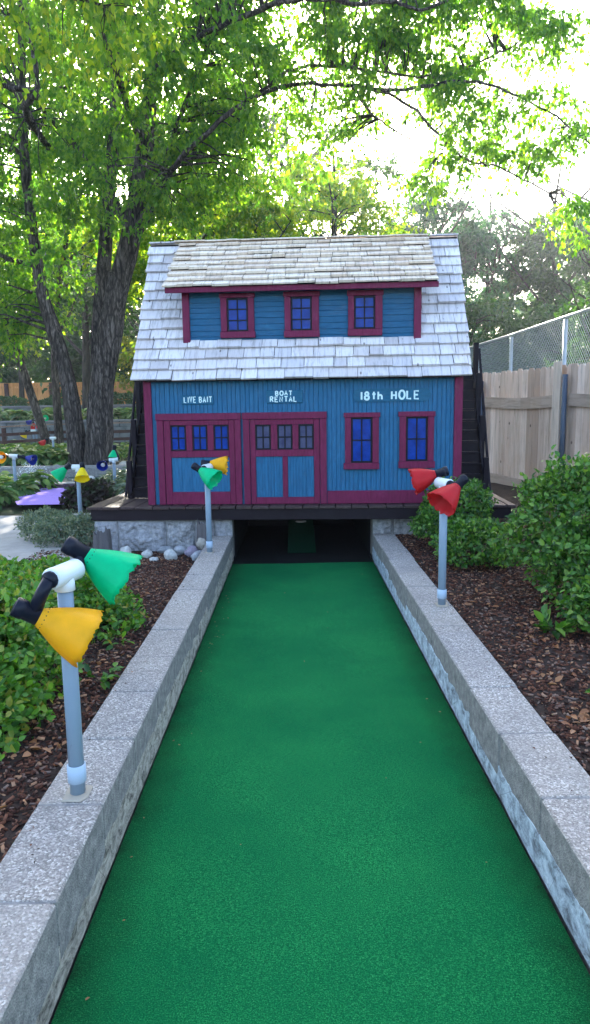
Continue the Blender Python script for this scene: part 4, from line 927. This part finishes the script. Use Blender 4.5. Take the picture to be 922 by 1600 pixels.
# ------------------------------------------------------------------ left garden
sheet('concrete_path', [-6 + i * .25 for i in range(17)], [5.6 + i * .25 for i in range(16)], M['path'], .012)
mb = MB(); z = .262; mb.add([(-4.98, 11.95, z), (-3.2, 11.95, z), (-3.0, 9.75, z), (-3.95, 9.75, z)], [(3, 2, 1, 0)[::-1]]); tag(mb.build('lilac_putting_green', M['lilac']), kind='structure')
e = empty('brick_edging', (-4., 12., .2), 0, 'dark brick edging behind the lilac putting green', 'edging')
mb = MB(); x = -1.3; r = random.Random(4)
while x < 1.3: mb.box((x, -.03, 0), (x + .21, .07, .12 + r.uniform(-.006, .006)), 0, .008); x += .217
mb.build('bricks', M['brick'] if 'brick' in M else M.setdefault('brick', mat('dark_brick', (.08, .055, .07), .85)), e)
e = empty('pond', (-4.6, 13., .2), 0, 'small garden pond with a splashing fountain', 'pond')
mb = MB(); mb.box((-2.2, -.95, 0), (2.3, -.6, .12), 0, .03); mb.build('near_kerb', M['path'], e)
mb = MB(); mb.box((-2.6, 1.0, .0), (2.4, 1.25, .28), 0, .04); mb.build('far_kerb', M['block'], e)
mb = MB(); mb.add([(-2.6, -.6, .06), (2.3, -.6, .06), (2.4, 1.0, .06), (-2.6, 1.0, .06)], [(0, 1, 2, 3)]); mb.build('water', M['water'], e)
r = np.random.default_rng(2); n = 1500; a = r.uniform(0, 6.28, n); q = np.abs(r.normal(0, .27, n)); P = np.stack([q * np.cos(a) - .35, q * np.sin(a) * .6, .07 + r.uniform(0, 1, n) ** 1.6 * .5 * np.exp(-q * 2.2)], 1)
L = r.uniform(.008, .03, n); tag(leaves('splash', P, rnd(n), rnd(n), L, L * .5, M['foam'], e), kind='stuff')
rock((-3.9, 13.1, .3), (.2, .12, .06), rockm['pale'], 'flat pale rock lying in the pond', 77, 'rocks in the left garden')
for i, (x, y, z, s) in enumerate(((-4.9, 15.2, .42, .14), (-4.55, 14.5, .4, .1), (-5.0, 14.6, .4, .12), (-2.95, 9.9, .24, .16), (-2.6, 9.6, .22, .12), (-3.6, 14.6, .45, .12), (-3.1, 14.9, .5, .13))):
    rock((x, y, z), (s, s * .8, s * .55), rockm['tan' if i % 2 else 'grey'], ['tan rock nearest the big tree at its left foot', 'grey rock at the pond edge below the big tree', 'tan rock beside the pond bank', 'flat grey rock at the corner of the lilac green', 'dark rock by the deck shrubs', 'grey rock right of the big tree', 'tan rock right of the big tree'][i] if i not in () else '', 80 + i, 'rocks in the left garden')
def hosta_mass(name, lb, x0, x1, y0, y1, zf, nplant, lm, ls=.2, hgt=.3, cat='ground cover', seed=0):
    r = np.random.default_rng(seed); cx = r.uniform(x0, x1, nplant); cy = r.uniform(y0, y1, nplant); k = 34; idx = np.repeat(np.arange(nplant), k); n = len(idx); a = r.uniform(0, 6.283, n); q = r.uniform(.05, 1, n)
    s = hgt * r.uniform(.75, 1.25, nplant)[idx]
    P = np.stack([cx[idx] + np.cos(a) * q * s * .55, cy[idx] + np.sin(a) * q * s * .55, zf(cx, cy)[idx] + s * (1.0 - .75 * q * q) * r.uniform(.75, 1, n)], 1)
    D = np.stack([np.cos(a), np.sin(a), .35 - 1.3 * q], 1); N = np.stack([np.cos(a) * .5, np.sin(a) * .5, np.ones(n)], 1) + r.normal(0, .25, (n, 3)); L = ls * r.uniform(.7, 1.25, n)
    tag(leaves(name, P, D, N, L, L * .55, lm, None, True), lb, cat, kind='stuff')
def zf(x, y): return np.array([gh(a, b) for a, b in zip(x, y)])
hosta_mass('hosta_bed', 'dense row of broad-leaved hostas along the pond bank', -6.6, -4.85, 14.9, 15.9, zf, 40, LF['hosta'], .2, .32, seed=1)
hosta_mass('hosta_bed', 'row of hostas further back before the rail fence', -7.9, -5.2, 17.7, 18.6, zf, 46, LF['hosta'], .2, .3, seed=2)
hosta_mass('ground_cover', 'pale leafy ground cover between the big tree and the deck', -3.3, -2.0, 9.8, 14.2, zf, 75, LF['sage'], .09, .26, seed=3)
hosta_mass('ground_cover', 'dark leafy plants at the far left beside the lilac green', -5.9, -4.35, 9.3, 12.1, zf, 50, LF['hosta'], .17, .34, seed=4)
hosta_mass('ground_cover', 'leafy planting behind the big tree and the rail fence', -6.5, -2.2, 16, 20.5, zf, 90, LF['hosta'], .15, .3, seed=5)
hosta_mass('ground_cover', 'spiky green perennials along the middle terrace', -14, -5.5, 25.6, 28.5, lambda x, y: np.full(len(x), 1.2), 150, LF['hosta'], .3, .42, seed=6)
hosta_mass('ground_cover', 'low planting in the grass behind the pond', -9.5, -6.0, 18.8, 23.5, zf, 90, LF['hosta'], .14, .16, seed=7)
hosta_mass('ground_cover', 'scattered leaves and plants at the top of the right bank', 1.9, 6, 11, 16, zf, 60, LF['bush'], .12, .4, seed=8)
shrub('shrub', 'round grey-green shrub at the left beside the path', (-2.55, 7.35, .15), [((-2.50, 7.35, .26), (.33, .32, .18)), ((-2.80, 7.75, .27), (.33, .33, .19))], 9000, .03, LF['sage'], cat='shrub', asp=.55, stems=8, round_=False)
shrub('shrub', 'small grey-green shrub tucked against the deck corner', (-2.05, 7.0, .13), [((-2.2, 7.15, .3), (.2, .18, .19))], 2600, .03, LF['sage'], stems=5, round_=False)
shrub('shrub', 'dark purple-leaved shrub right of the lilac green', (-2.95, 9.6, .2), [((-2.92, 9.9, .36), (.26, .26, .2)), ((-3.12, 9.8, .3), (.16, .2, .16))], 1300, .09, LF['dkred'], stems=6)
if 0: shrub('shrub', 'dark green leafy plant left of the grey shrub', (-3.75, 9.2, .2), [((-3.8, 9.3, .36), (.4, .3, .24))], 1400, .09, LF['bush'], stems=6)
# rail fence
def rail_fence(lb, pts, h, seed):
    B = Vector(pts[0]); e = empty('rail_fence', B, 0, lb, 'fence', 'brown post-and-rail fences')
    for a, b in zip(pts, pts[1:]):
        a, b = Vector(a) - B, Vector(b) - B; mb = MB(); mb.box((a.x - .05, a.y - .05, a.z - .1), (a.x + .05, a.y + .05, a.z + h - .04)); mb.build('post', M['brown_rail'], e)
        for zz in (.14, .36):
            mb = MB(); mb.beam(a + Vector((0, -.07, zz)), b + Vector((0, -.07, zz)), .03, .09); mb.build('rail', M['brown_rail'], e)
        mb = MB(); mb.beam(a + Vector((0, 0, h)), b + Vector((0, 0, h)), .16, .035); mb.build('top_rail', M['rail_top'], e)
    return e
M['rail_top'] = painted('pale_rail_top', (.30, .2, .15), (.14, .08, .06), (6, 6, 6))  # paler brown than the posts and lower rails
rail_fence('brown post-and-rail fence left of the big tree', [(-11.2, 21., .52), (-9.9, 21., .54), (-8.75, 21, .56), (-7.7, 21.3, .6), (-6.9, 21.8, .6)], .60, 1)
rail_fence('brown post-and-rail fence seen between the big tree and the stairs', [(-5.75, 21, .6), (-4.6, 21, .62), (-3.4, 21, .64), (-2.3, 21, .66)], .62, 2)
def ret_wall(lb, x0, x1, y, z0, z1, seed):
    e = empty('retaining_wall', (x0, y, z0), 0, lb, 'retaining wall', 'grey block retaining walls'); mb = MB(); r = random.Random(seed); rows = int(round((z1 - z0) / .2)); hh = (z1 - z0) / rows
    for j in range(rows):
        x = -.2 * (j % 2)
        while x < x1 - x0: mb.box((x + .006, -.02 - r.uniform(0, .03) + j * .01, j * hh + .004), (x + .44, .3, (j + 1) * hh), 0, .015); x += .45
    mb.build('blocks', M['far_block'], e); mb = MB(); mb.box((-.2, -.07, z1 - z0 + .002), (x1 - x0, .34, z1 - z0 + .07), 0, .01); mb.build('cap', M['far_cap'], e)
M['far_cap'] = mat('grey_wall_cap', (.2, .2, .21), .9)
ret_wall('lower grey block retaining wall beyond the rail fence', -20, -3.5, 25.0, .45, 1.22, 1)
ret_wall('upper grey block retaining wall below the orange fence', -24, -3, 30.0, 1.15, 1.80, 2)
# orange fence
e = empty('wooden_fence', (-30, 38, 1.6), 0, 'orange-brown cedar board fence along the far end of the garden', 'fence')
for i in range(13):
    x0 = i * 2.42; mb = MB(); s = 0
    while s < 2.4: mb.box((x0 + s + .004, 0, -.15), (x0 + min(s + .15, 2.41), .02, 1.58), 0); s += .152
    mb.build('boards', M['orange_wood'], e)
    mb = MB(); mb.box((x0 - .1, -.16, -.2), (x0 + .1, -.04, 1.56)); mb.build('post', M['brown_rail'], e)
    for zz in (.28, 1.3):
        mb = MB(); mb.box((x0 + .1, -.06, zz), (x0 + 2.32, -.002, zz + .1)); mb.build('rail', M['orange_wood'], e)
for i, (x, y, z, rx, rz, lb) in enumerate(((-13.3, 32, 2.0, 1.1, .28, 'wide clipped dark yew in front of the orange fence, leftmost'), (-10.95, 32, 1.9, .8, .26, 'clipped yew in front of the orange fence between the slender trunks'), (-8.2, 32, 2.0, 1.0, .4, 'clipped yew seen behind the big tree'), (-6.0, 31.6, 2.0, .9, .42, 'clipped yew right of the big tree'), (-4.5, 31.8, 2.3, .9, .7, 'taller dark yew beside the stairs on the bank'))):
    shrub('clipped_shrub', lb, (x, y, 1.72), [((x, y, z), (rx, .7, rz))], 3200, .10, LF['yew'], 'clipped dark shrubs along the orange fence', stems=4, round_=False)
# ------------------------------------------------------------------ the big tree and its bough over the lane
BT = (-4.35, 15., .42)
A = [(-4.28, 15, .35), (-4.2, 15, 1.1), (-4.07, 15, 2.15), (-3.71, 15, 3.86), (-3.31, 15, 5.13), (-2.98, 15, 6.63), (-2.78, 15, 8.07), (-2.65, 15, 9.6), (-2.6, 15, 11.5)]
Bm = [(-4.68, 15, .35), (-4.72, 15, 1.2), (-4.79, 15, 2.16), (-5.03, 15, 3.22), (-5.24, 15, 4.14), (-5.36, 15, 5.67), (-5.41, 15, 7.27), (-5.3, 15, 9.)]
Cm = [(-4.12, 15.15, 2.2), (-4.2, 15.4, 2.95), (-4.1, 15.5, 4.2), (-3.92, 15.5, 5.52), (-3.68, 15.5, 7.43), (-3.49, 15.5, 9.27), (-3.6, 15.5, 11)]
limbs = [(A[:6], .31, .19), (A[5:], .19, .06), (Bm, .22, .07), (Cm, .22, .08),
 ([(-3.26, 15, 5.25), (-3.61, 15, 5.77), (-3.97, 15, 6.39), (-4.4, 15, 6.95), (-5.2, 14.8, 7.8), (-6.2, 14.5, 8.3)], .13, .04),
 ([(-3.22, 15, 5.2), (-2.82, 14.9, 5.72), (-2.65, 14.8, 6.1), (-2.3, 14.7, 7.), (-1.6, 14.5, 8.4)], .13, .03),
 ([(-2.75, 14.9, 5.8), (-2.2, 13.6, 5.95), (-1.49, 13, 6.36), (-.58, 13, 6.97), (.09, 13, 7.14), (1.21, 13, 7.1), (2.1, 13, 6.78), (3.02, 13, 5.93), (3.7, 13, 5.74), (4.6, 13, 5.3)], .062, .014),
 ([(-.58, 13, 6.97), (.1, 13, 7.4), (.76, 13, 7.44), (1.88, 13, 7.3), (2.77, 13, 7.26), (3.6, 13, 7.6), (4.4, 12.8, 7.9)], .035, .015),
 ([(1.21, 13, 7.1), (2.0, 12.8, 6.95), (3.0, 12.6, 7.0), (4.2, 12.6, 6.6), (5.2, 12.6, 5.9)], .04, .012),
 ([(1.1, 13, 7.1), (1.45, 12.9, 6.6), (2.0, 12.8, 6.2), (2.6, 12.8, 5.9)], .03, .01),
 ([(-2.75, 15, 8.3), (-1.4, 13, 8.0), (.1, 12, 7.96), (1.1, 12, 7.9), (1.7, 12, 7.9), (2.23, 12, 7.8), (3.3, 12, 8.3), (4.3, 12, 8.4)], .055, .012),
 ([(-4.9, 15, 6.9), (-4.6, 13, 6.7), (-3.9, 11.2, 6.25), (-3.72, 11, 6.25), (-3.75, 11, 6.96), (-3.8, 10.6, 7.4)], .07, .03), ([(-3.7, 11, 6.22), (-4.3, 11, 6.31), (-5.2, 11, 6.2)], .06, .02),
 ([(-3.0, 15, 6.9), (-2.9, 12.5, 7.2), (-2.6, 10, 6.9), (-2.3, 8.2, 6.4)], .07, .02), ([(-5.3, 15, 4.6), (-6.2, 15.4, 4.9), (-7.2, 15.8, 5.6)], .07, .02)]
cl = blob_clumps([((-4.4, 15, 8.6), (4.8, 3.2, 3.2), 150, .8), ((-6.9, 15.6, 5.2), (1.9, 2, 2.0), 34, .7), ((-7.2, 15.2, 3.6), (1.5, 1.6, .9), 12, .55), ((-4.4, 13.4, 5.6), (1.6, 1.1, 1.3), 18, .55),
 ((-.6, 13.4, 8.2), (2.6, 2.2, 1.7), 62, .6), ((-1.8, 14., 5.9), (1.2, 1., 1.0), 18, .5), ((.2, 13.3, 10.4), (4.5, 3, 1.4), 50, .9), ((-.2, 13.8, 6.2), (1.3, 1., .6), 10, .45),
 ((1.3, 13, 8.2), (1.2, .9, .9), 24, .52), ((3.0, 13, 8.2), (1.4, 1, .95), 34, .52), ((4.0, 13, 7.7), (.9, .9, .8), 16, .48), ((2.0, 13, 7.0), (1.3, .8, .5), 16, .45), ((3.2, 12.9, 6.5), (.9, .8, .7), 16, .44),
 ((4.4, 12.8, 6.3), (.7, .8, .8), 12, .45), ((5.0, 12.6, 4.9), (.5, .8, .7), 7, .42), ((2.6, 12.8, 5.5), (.6, .5, .45), 6, .35), ((.6, 13, 6.3), (.6, .6, .5), 6, .35)], 5)
tree('tree', 'big twin-trunked tree left of the boathouse, its long bough reaching over the roof', BT, limbs, cl, 128000, .105, LF['elm'], M['bark'], wob=.16, droop=1.1, spread=.40)
# near drooping bough, larger on the picture: belongs to a second tree standing left of the camera
tree('tree', 'leafy tree just outside the left edge, its bough drooping into the top left corner', (-6.2, 6.8, .2),
     [([(-6.2, 6.8, .1), (-6.1, 6.8, 2.), (-5.8, 7, 4.5), (-5.2, 7.4, 6.2), (-4.6, 7.6, 7.4)], .18, .05), ([(-5.8, 7, 4.6), (-4.6, 7.6, 5.6), (-3.2, 8, 6.0), (-2.0, 8.2, 5.9)], .06, .012), ([(-5.2, 7.4, 6.2), (-4., 7.8, 6.4), (-2.6, 8.2, 6.6), (-1.4, 8.4, 6.4)], .05, .01)],
     blob_clumps([((-2.9, 8, 5.65), (.9, .6, .35), 9, .36), ((-1.95, 8.2, 5.7), (.75, .5, .45), 11, .36), ((-2.2, 8.2, 6.5), (1.5, .8, .5), 20, .4), ((-4.6, 7.6, 6.8), (1.6, 1.2, 1.0), 22, .55)], 8),
     6500, .10, LF['elm2'], M['bark_dark'], droop=1.2, spread=.42, twig=.008)
def simple_tree(lb, base, h, blobs, nleaf, ls, lm, group, seed, r0=.16, lean=(0, 0), bark=None, droop=.6, nl=5, spread=.42, twig=.02, bare=0):
    r = random.Random(seed); b = Vector(base); top = b + Vector((lean[0], lean[1], h)); m1 = b.lerp(top, .35) + Vector((r.uniform(-.1, .1) * h * .3, 0, 0)); m2 = b.lerp(top, .7) + Vector((r.uniform(-.1, .1) * h * .3, 0, 0))
    L = [([b - Vector((0, 0, .1)), m1, m2, top], r0, r0 * .2)]
    for i in range(nl):
        t = r.uniform(.3, .85); p = b.lerp(top, t); a = r.uniform(0, 6.28); q = h * r.uniform(.22, .42); d = Vector((math.cos(a) * q, math.sin(a) * q * .7, q * r.uniform(.5, 1.1))); L.append(([p, p + d * .5 + Vector((0, 0, -.05 * q)), p + d], r0 * .42, r0 * .08))
        if bare:
            for k in range(bare):
                s = p + d * r.uniform(.4, .9); e2 = Vector((r.uniform(-1, 1), r.uniform(-.4, .4), r.uniform(.2, 1.2))) * h * .13; L.append(([s, s + e2 * .5, s + e2], r0 * .13, r0 * .04))
    return tree('tree', lb, base, L, blob_clumps(blobs, seed), nleaf, ls, lm, bark or M['bark_dark'], group, droop=droop, spread=spread, twig=twig)
G1 = 'trees behind the boathouse'; G2 = 'trees beyond the left garden'; G3 = 'hazy trees beyond the chain-link fence'
simple_tree('pale green tree rising behind the right half of the boathouse roof', (1.3, 22, .6), 8.5, [((1.0, 22, 6.9), (2.7, 2, 2.1), 62, .75), ((-.6, 21.5, 5.2), (1.6, 1.4, 1.4), 18, .7), ((3.0, 22, 5.), (1.4, 1.4, 1.), 12, .6)], 17000, .15, LF['elm2'], G1, 3, .2)
simple_tree('yellow-green tree behind the left end of the boathouse roof', (-2.6, 20.5, .6), 7.5, [((-2.3, 20.5, 6.0), (2.3, 1.7, 2.3), 66, .7), ((-4.2, 20.5, 6.2), (1.4, 1.4, 1.7), 26, .65), ((-3.0, 20., 3.6), (1.3, 1., 1.), 14, .55)], 30000, .14, LF['elm2'], G1, 4, .17)
simple_tree('tall tree filling the gap above the roof between the nearer crowns', (-.2, 30, .9), 13, [((-.4, 30, 9.0), (4.5, 3, 5.2), 85, 1.1)], 17000, .24, LF['far'], G1, 5, .25)
simple_tree('shadowy tree low behind the boathouse, right of the tall one', (4.6, 33, .9), 9, [((4.6, 33, 6.2), (3.0, 2.5, 4.), 55, 1.0)], 12000, .24, LF['farblue'], G1, 6, .22)
simple_tree('leaning slender tree in front of the orange fence, left one of the pair', (-6.75, 19.2, .55), 9.0, [((-8.4, 19.2, 6.8), (2.0, 1.5, 2.2), 34, .65), ((-8.2, 19.2, 10), (3.4, 1.7, 3.), 60, .8)], 26000, .13, LF['elm'], G2, 7, .14, (-2.2, 0), M['bark'])
simple_tree('straight slender tree in front of the orange fence, right one of the pair', (-6.75, 20., .55), 9.5, [((-6.6, 20, 6.9), (1.8, 1.4, 2.2), 26, .65), ((-4.6, 20, 10.2), (3.8, 1.7, 3.), 66, .8)], 26000, .13, LF['elm'], G2, 8, .135, (.6, 0), M['bark'])
simple_tree('forked dark tree seen between the trunks of the big tree', (-8.3, 28, 1.1), 8, [((-8, 28, 7.5), (2.4, 2, 2.6), 34, .9)], 7500, .19, LF['far'], G2, 9, .22, (.4, 0))
for i, (x, y, h, zc, rx, rz, lf, lb) in enumerate((
    (-25, 42, 15, 9, 4.5, 6.5, 'far', 'tall dark tree at the far left edge beyond the orange fence'), (-19.5, 41, 14, 8.2, 4., 6., 'far', 'tall dense tree beyond the left end of the orange fence'),
    (-15.2, 43, 16, 9, 3.8, 7., 'far', 'tall dense tree above the leftmost visible fence posts'), (-11.4, 41, 14, 8, 3.4, 6., 'far', 'dense dark tree right behind the slender pair'),
    (-7.4, 43, 15, 9, 3.6, 6.8, 'far', 'dense tree directly beyond the big tree'), (-3.4, 44, 15, 9, 3.8, 6.8, 'farblue', 'tall tree beyond the left end of the boathouse roof'))):
    simple_tree(lb, (x, y, 1.7), h, [((x, y, zc), (rx, 2.6, rz), 80, 1.25), ((x + .5, y - 2, 4.2), (rx, 1.2, 1.6), 22, 1.)], 15000, .30, LF[lf], G2, 30 + i, .3)
simple_tree('sunlit golden tree low between the big tree and the boathouse', (-7.2, 35, 1.7), 5.5, [((-7.3, 35, 4.2), (1.7, 1.3, 1.6), 22, .7)], 5000, .2, LF['gold'], G2, 41, .15)
simple_tree('sunlit yellow-green tree left of the leaning slender tree', (-13, 33.5, 1.7), 7, [((-12.6, 33.5, 6.0), (2.3, 1.3, 2.0), 30, .8)], 6500, .2, LF['elm2'], G2, 42, .15)
for i, (x, y, h, bl, n, lf, lb) in enumerate((
    (6.6, 33, 11, [((6.6, 33, 5.), (2.4, 2, 3.2), 60, .9), ((6.8, 33, 9.4), (2.2, 1.6, 2.0), 48, .8)], 24000, 'farblue', 'dusky tree just right of the roof, topmost behind the chain-link fence'),
    (9.6, 35, 11, [((9.6, 35, 4.6), (2.6, 2, 3.2), 60, .9), ((9.8, 35, 9.), (2.2, 1.4, 1.8), 36, .75)], 22000, 'farblue', 'thin-topped tree second right of the roof'),
    (12.2, 33, 11.5, [((12.2, 33, 4.4), (2.4, 2, 3.0), 56, .9), ((12.2, 33, 8.6), (2.2, 1.4, 2.2), 34, .75)], 20000, 'far', 'sparse tree with bare upper branches in the middle of the right skyline'),
    (15., 35, 12, [((15., 35, 5.), (2.6, 2, 3.4), 60, .9), ((14.8, 35, 9.6), (2.2, 1.4, 2.4), 36, .75)], 22000, 'farblue', 'sparse tree with a dark upright trunk toward the right edge'),
    (18.6, 34, 12, [((18.2, 34, 6.), (2.8, 2, 4.), 60, .9)], 10000, 'far', 'full tree at the right edge of the skyline'))):
    simple_tree(lb, (x, y, .9), h, bl, n, .22, LF[lf], G3, 50 + i, .17, nl=8, bare=4)
simple_tree('bushy yellow-green tree behind the chain-link fence at the right edge', (7.3, 16.5, .5), 5, [((7.7, 16.5, 3.3), (1.5, 1.4, 1.5), 44, .5), ((8.6, 17, 5.0), (1.2, 1, .9), 14, .5)], 11000, .10, LF['far'], G3, 61, .1)
simple_tree('green thicket tree low behind the chain-link fence beside the roof', (5.8, 24, .6), 4.5, [((6.0, 24, 3.0), (2.0, 1.5, 2.0), 46, .7)], 9000, .15, LF['far'], G3, 62, .1)
simple_tree('green thicket tree low behind the chain-link fence toward the right', (9.4, 24, .6), 4.5, [((9.2, 24, 3.1), (2.0, 1.5, 2.0), 46, .7)], 9000, .15, LF['far'], G3, 63, .1)
# far wood closing the horizon
r = np.random.default_rng(77); n = 26000; x = r.uniform(-120, 120, n); hmax = 11 + 3 * np.sin(x * .11) + 2 * np.sin(x * .31 + 1) + 1.5 * np.sin(x * .9); hmax = np.where(x > 8, hmax * .72, hmax)
P = np.stack([x, 62 + np.abs(x) * -.12 + r.uniform(-3, 3, n), .5 + hmax * r.uniform(0, 1, n) ** .8], 1); L = r.uniform(.5, 1.2, n)
tag(leaves('far_wood', P, rnd(n), rnd(n), L, L * .65, LF['far']), 'far-off wood closing the view behind the garden', 'wood', kind='stuff')
# ------------------------------------------------------------------ light, sky, camera
AZ, EL = R(-6.6), R(26.5)
w = bpy.data.worlds.new('World'); sc.world = w; w.use_nodes = True; nt = w.node_tree; sk = nt.nodes.new('ShaderNodeTexSky'); sk.sky_type = 'NISHITA'; sk.sun_disc = False
sk.sun_elevation = EL; sk.sun_rotation = AZ; sk.air_density = 1.0; sk.dust_density = 3.2; sk.ozone_density = 1.2
nt.links.new(sk.outputs[0], nt.nodes['Background'].inputs[0]); nt.nodes['Background'].inputs[1].default_value = .15
sd = Vector((math.sin(AZ) * math.cos(EL), math.cos(AZ) * math.cos(EL), math.sin(EL)))
sl = bpy.data.lights.new('sun', 'SUN'); sl.energy = 4.2; sl.angle = R(.5); sl.color = (1, .93, .8); so = bpy.data.objects.new('sun', sl); COL.objects.link(so)
so.rotation_euler = sd.to_track_quat('Z', 'Y').to_euler(); so.location = sd * 60
cd = bpy.data.cameras.new('camera'); cam = bpy.data.objects.new('camera', cd); COL.objects.link(cam); sc.camera = cam
cd.sensor_fit = 'VERTICAL'; cd.sensor_height = 36; cd.lens = 36 * 1080 / 1600; cd.clip_end = 2000; cd.clip_start = .05
pit, rol = R(8.43), .014
fw = Vector((0, math.cos(pit), -math.sin(pit))); r0 = Vector((1, 0, 0)); u0 = r0.cross(fw)
rx = r0 * math.cos(rol) - u0 * math.sin(rol); ux = u0 * math.cos(rol) + r0 * math.sin(rol)
mw = Matrix((rx, ux, -fw)).transposed().to_4x4(); mw.translation = Vector((0, 0, 1.55)); cam.matrix_world = mw
sc.view_settings.view_transform = 'Standard'; sc.view_settings.look = 'None'; sc.view_settings.exposure = 2.68; sc.view_settings.gamma = 1; sc.view_settings.use_curve_mapping = False
sc.cycles.max_bounces = 7; sc.cycles.diffuse_bounces = 4; sc.cycles.transmission_bounces = 4; sc.cycles.transparent_max_bounces = 4; sc.cycles.glossy_bounces = 2
sc.cycles.use_denoising = True; sc.cycles.sample_clamp_indirect = 6

# ------------------------------------------------------------------ thin sunlit air
mb = MB(); mb.box((-110, -70, -1.5), (110, 120, 26)); m = bpy.data.materials.new('haze_air'); m.use_nodes = True; m.node_tree.nodes.clear()
pv = m.node_tree.nodes.new('ShaderNodeVolumePrincipled'); pv.inputs['Color'].default_value = (.86, .93, 1, 1); pv.inputs['Density'].default_value = .0011; pv.inputs['Anisotropy'].default_value = .6
mo = m.node_tree.nodes.new('ShaderNodeOutputMaterial'); m.node_tree.links.new(pv.outputs[0], mo.inputs['Volume'])
hz_ = mb.build('haze', m); tag(hz_, kind='stuff'); hz_.visible_shadow = True
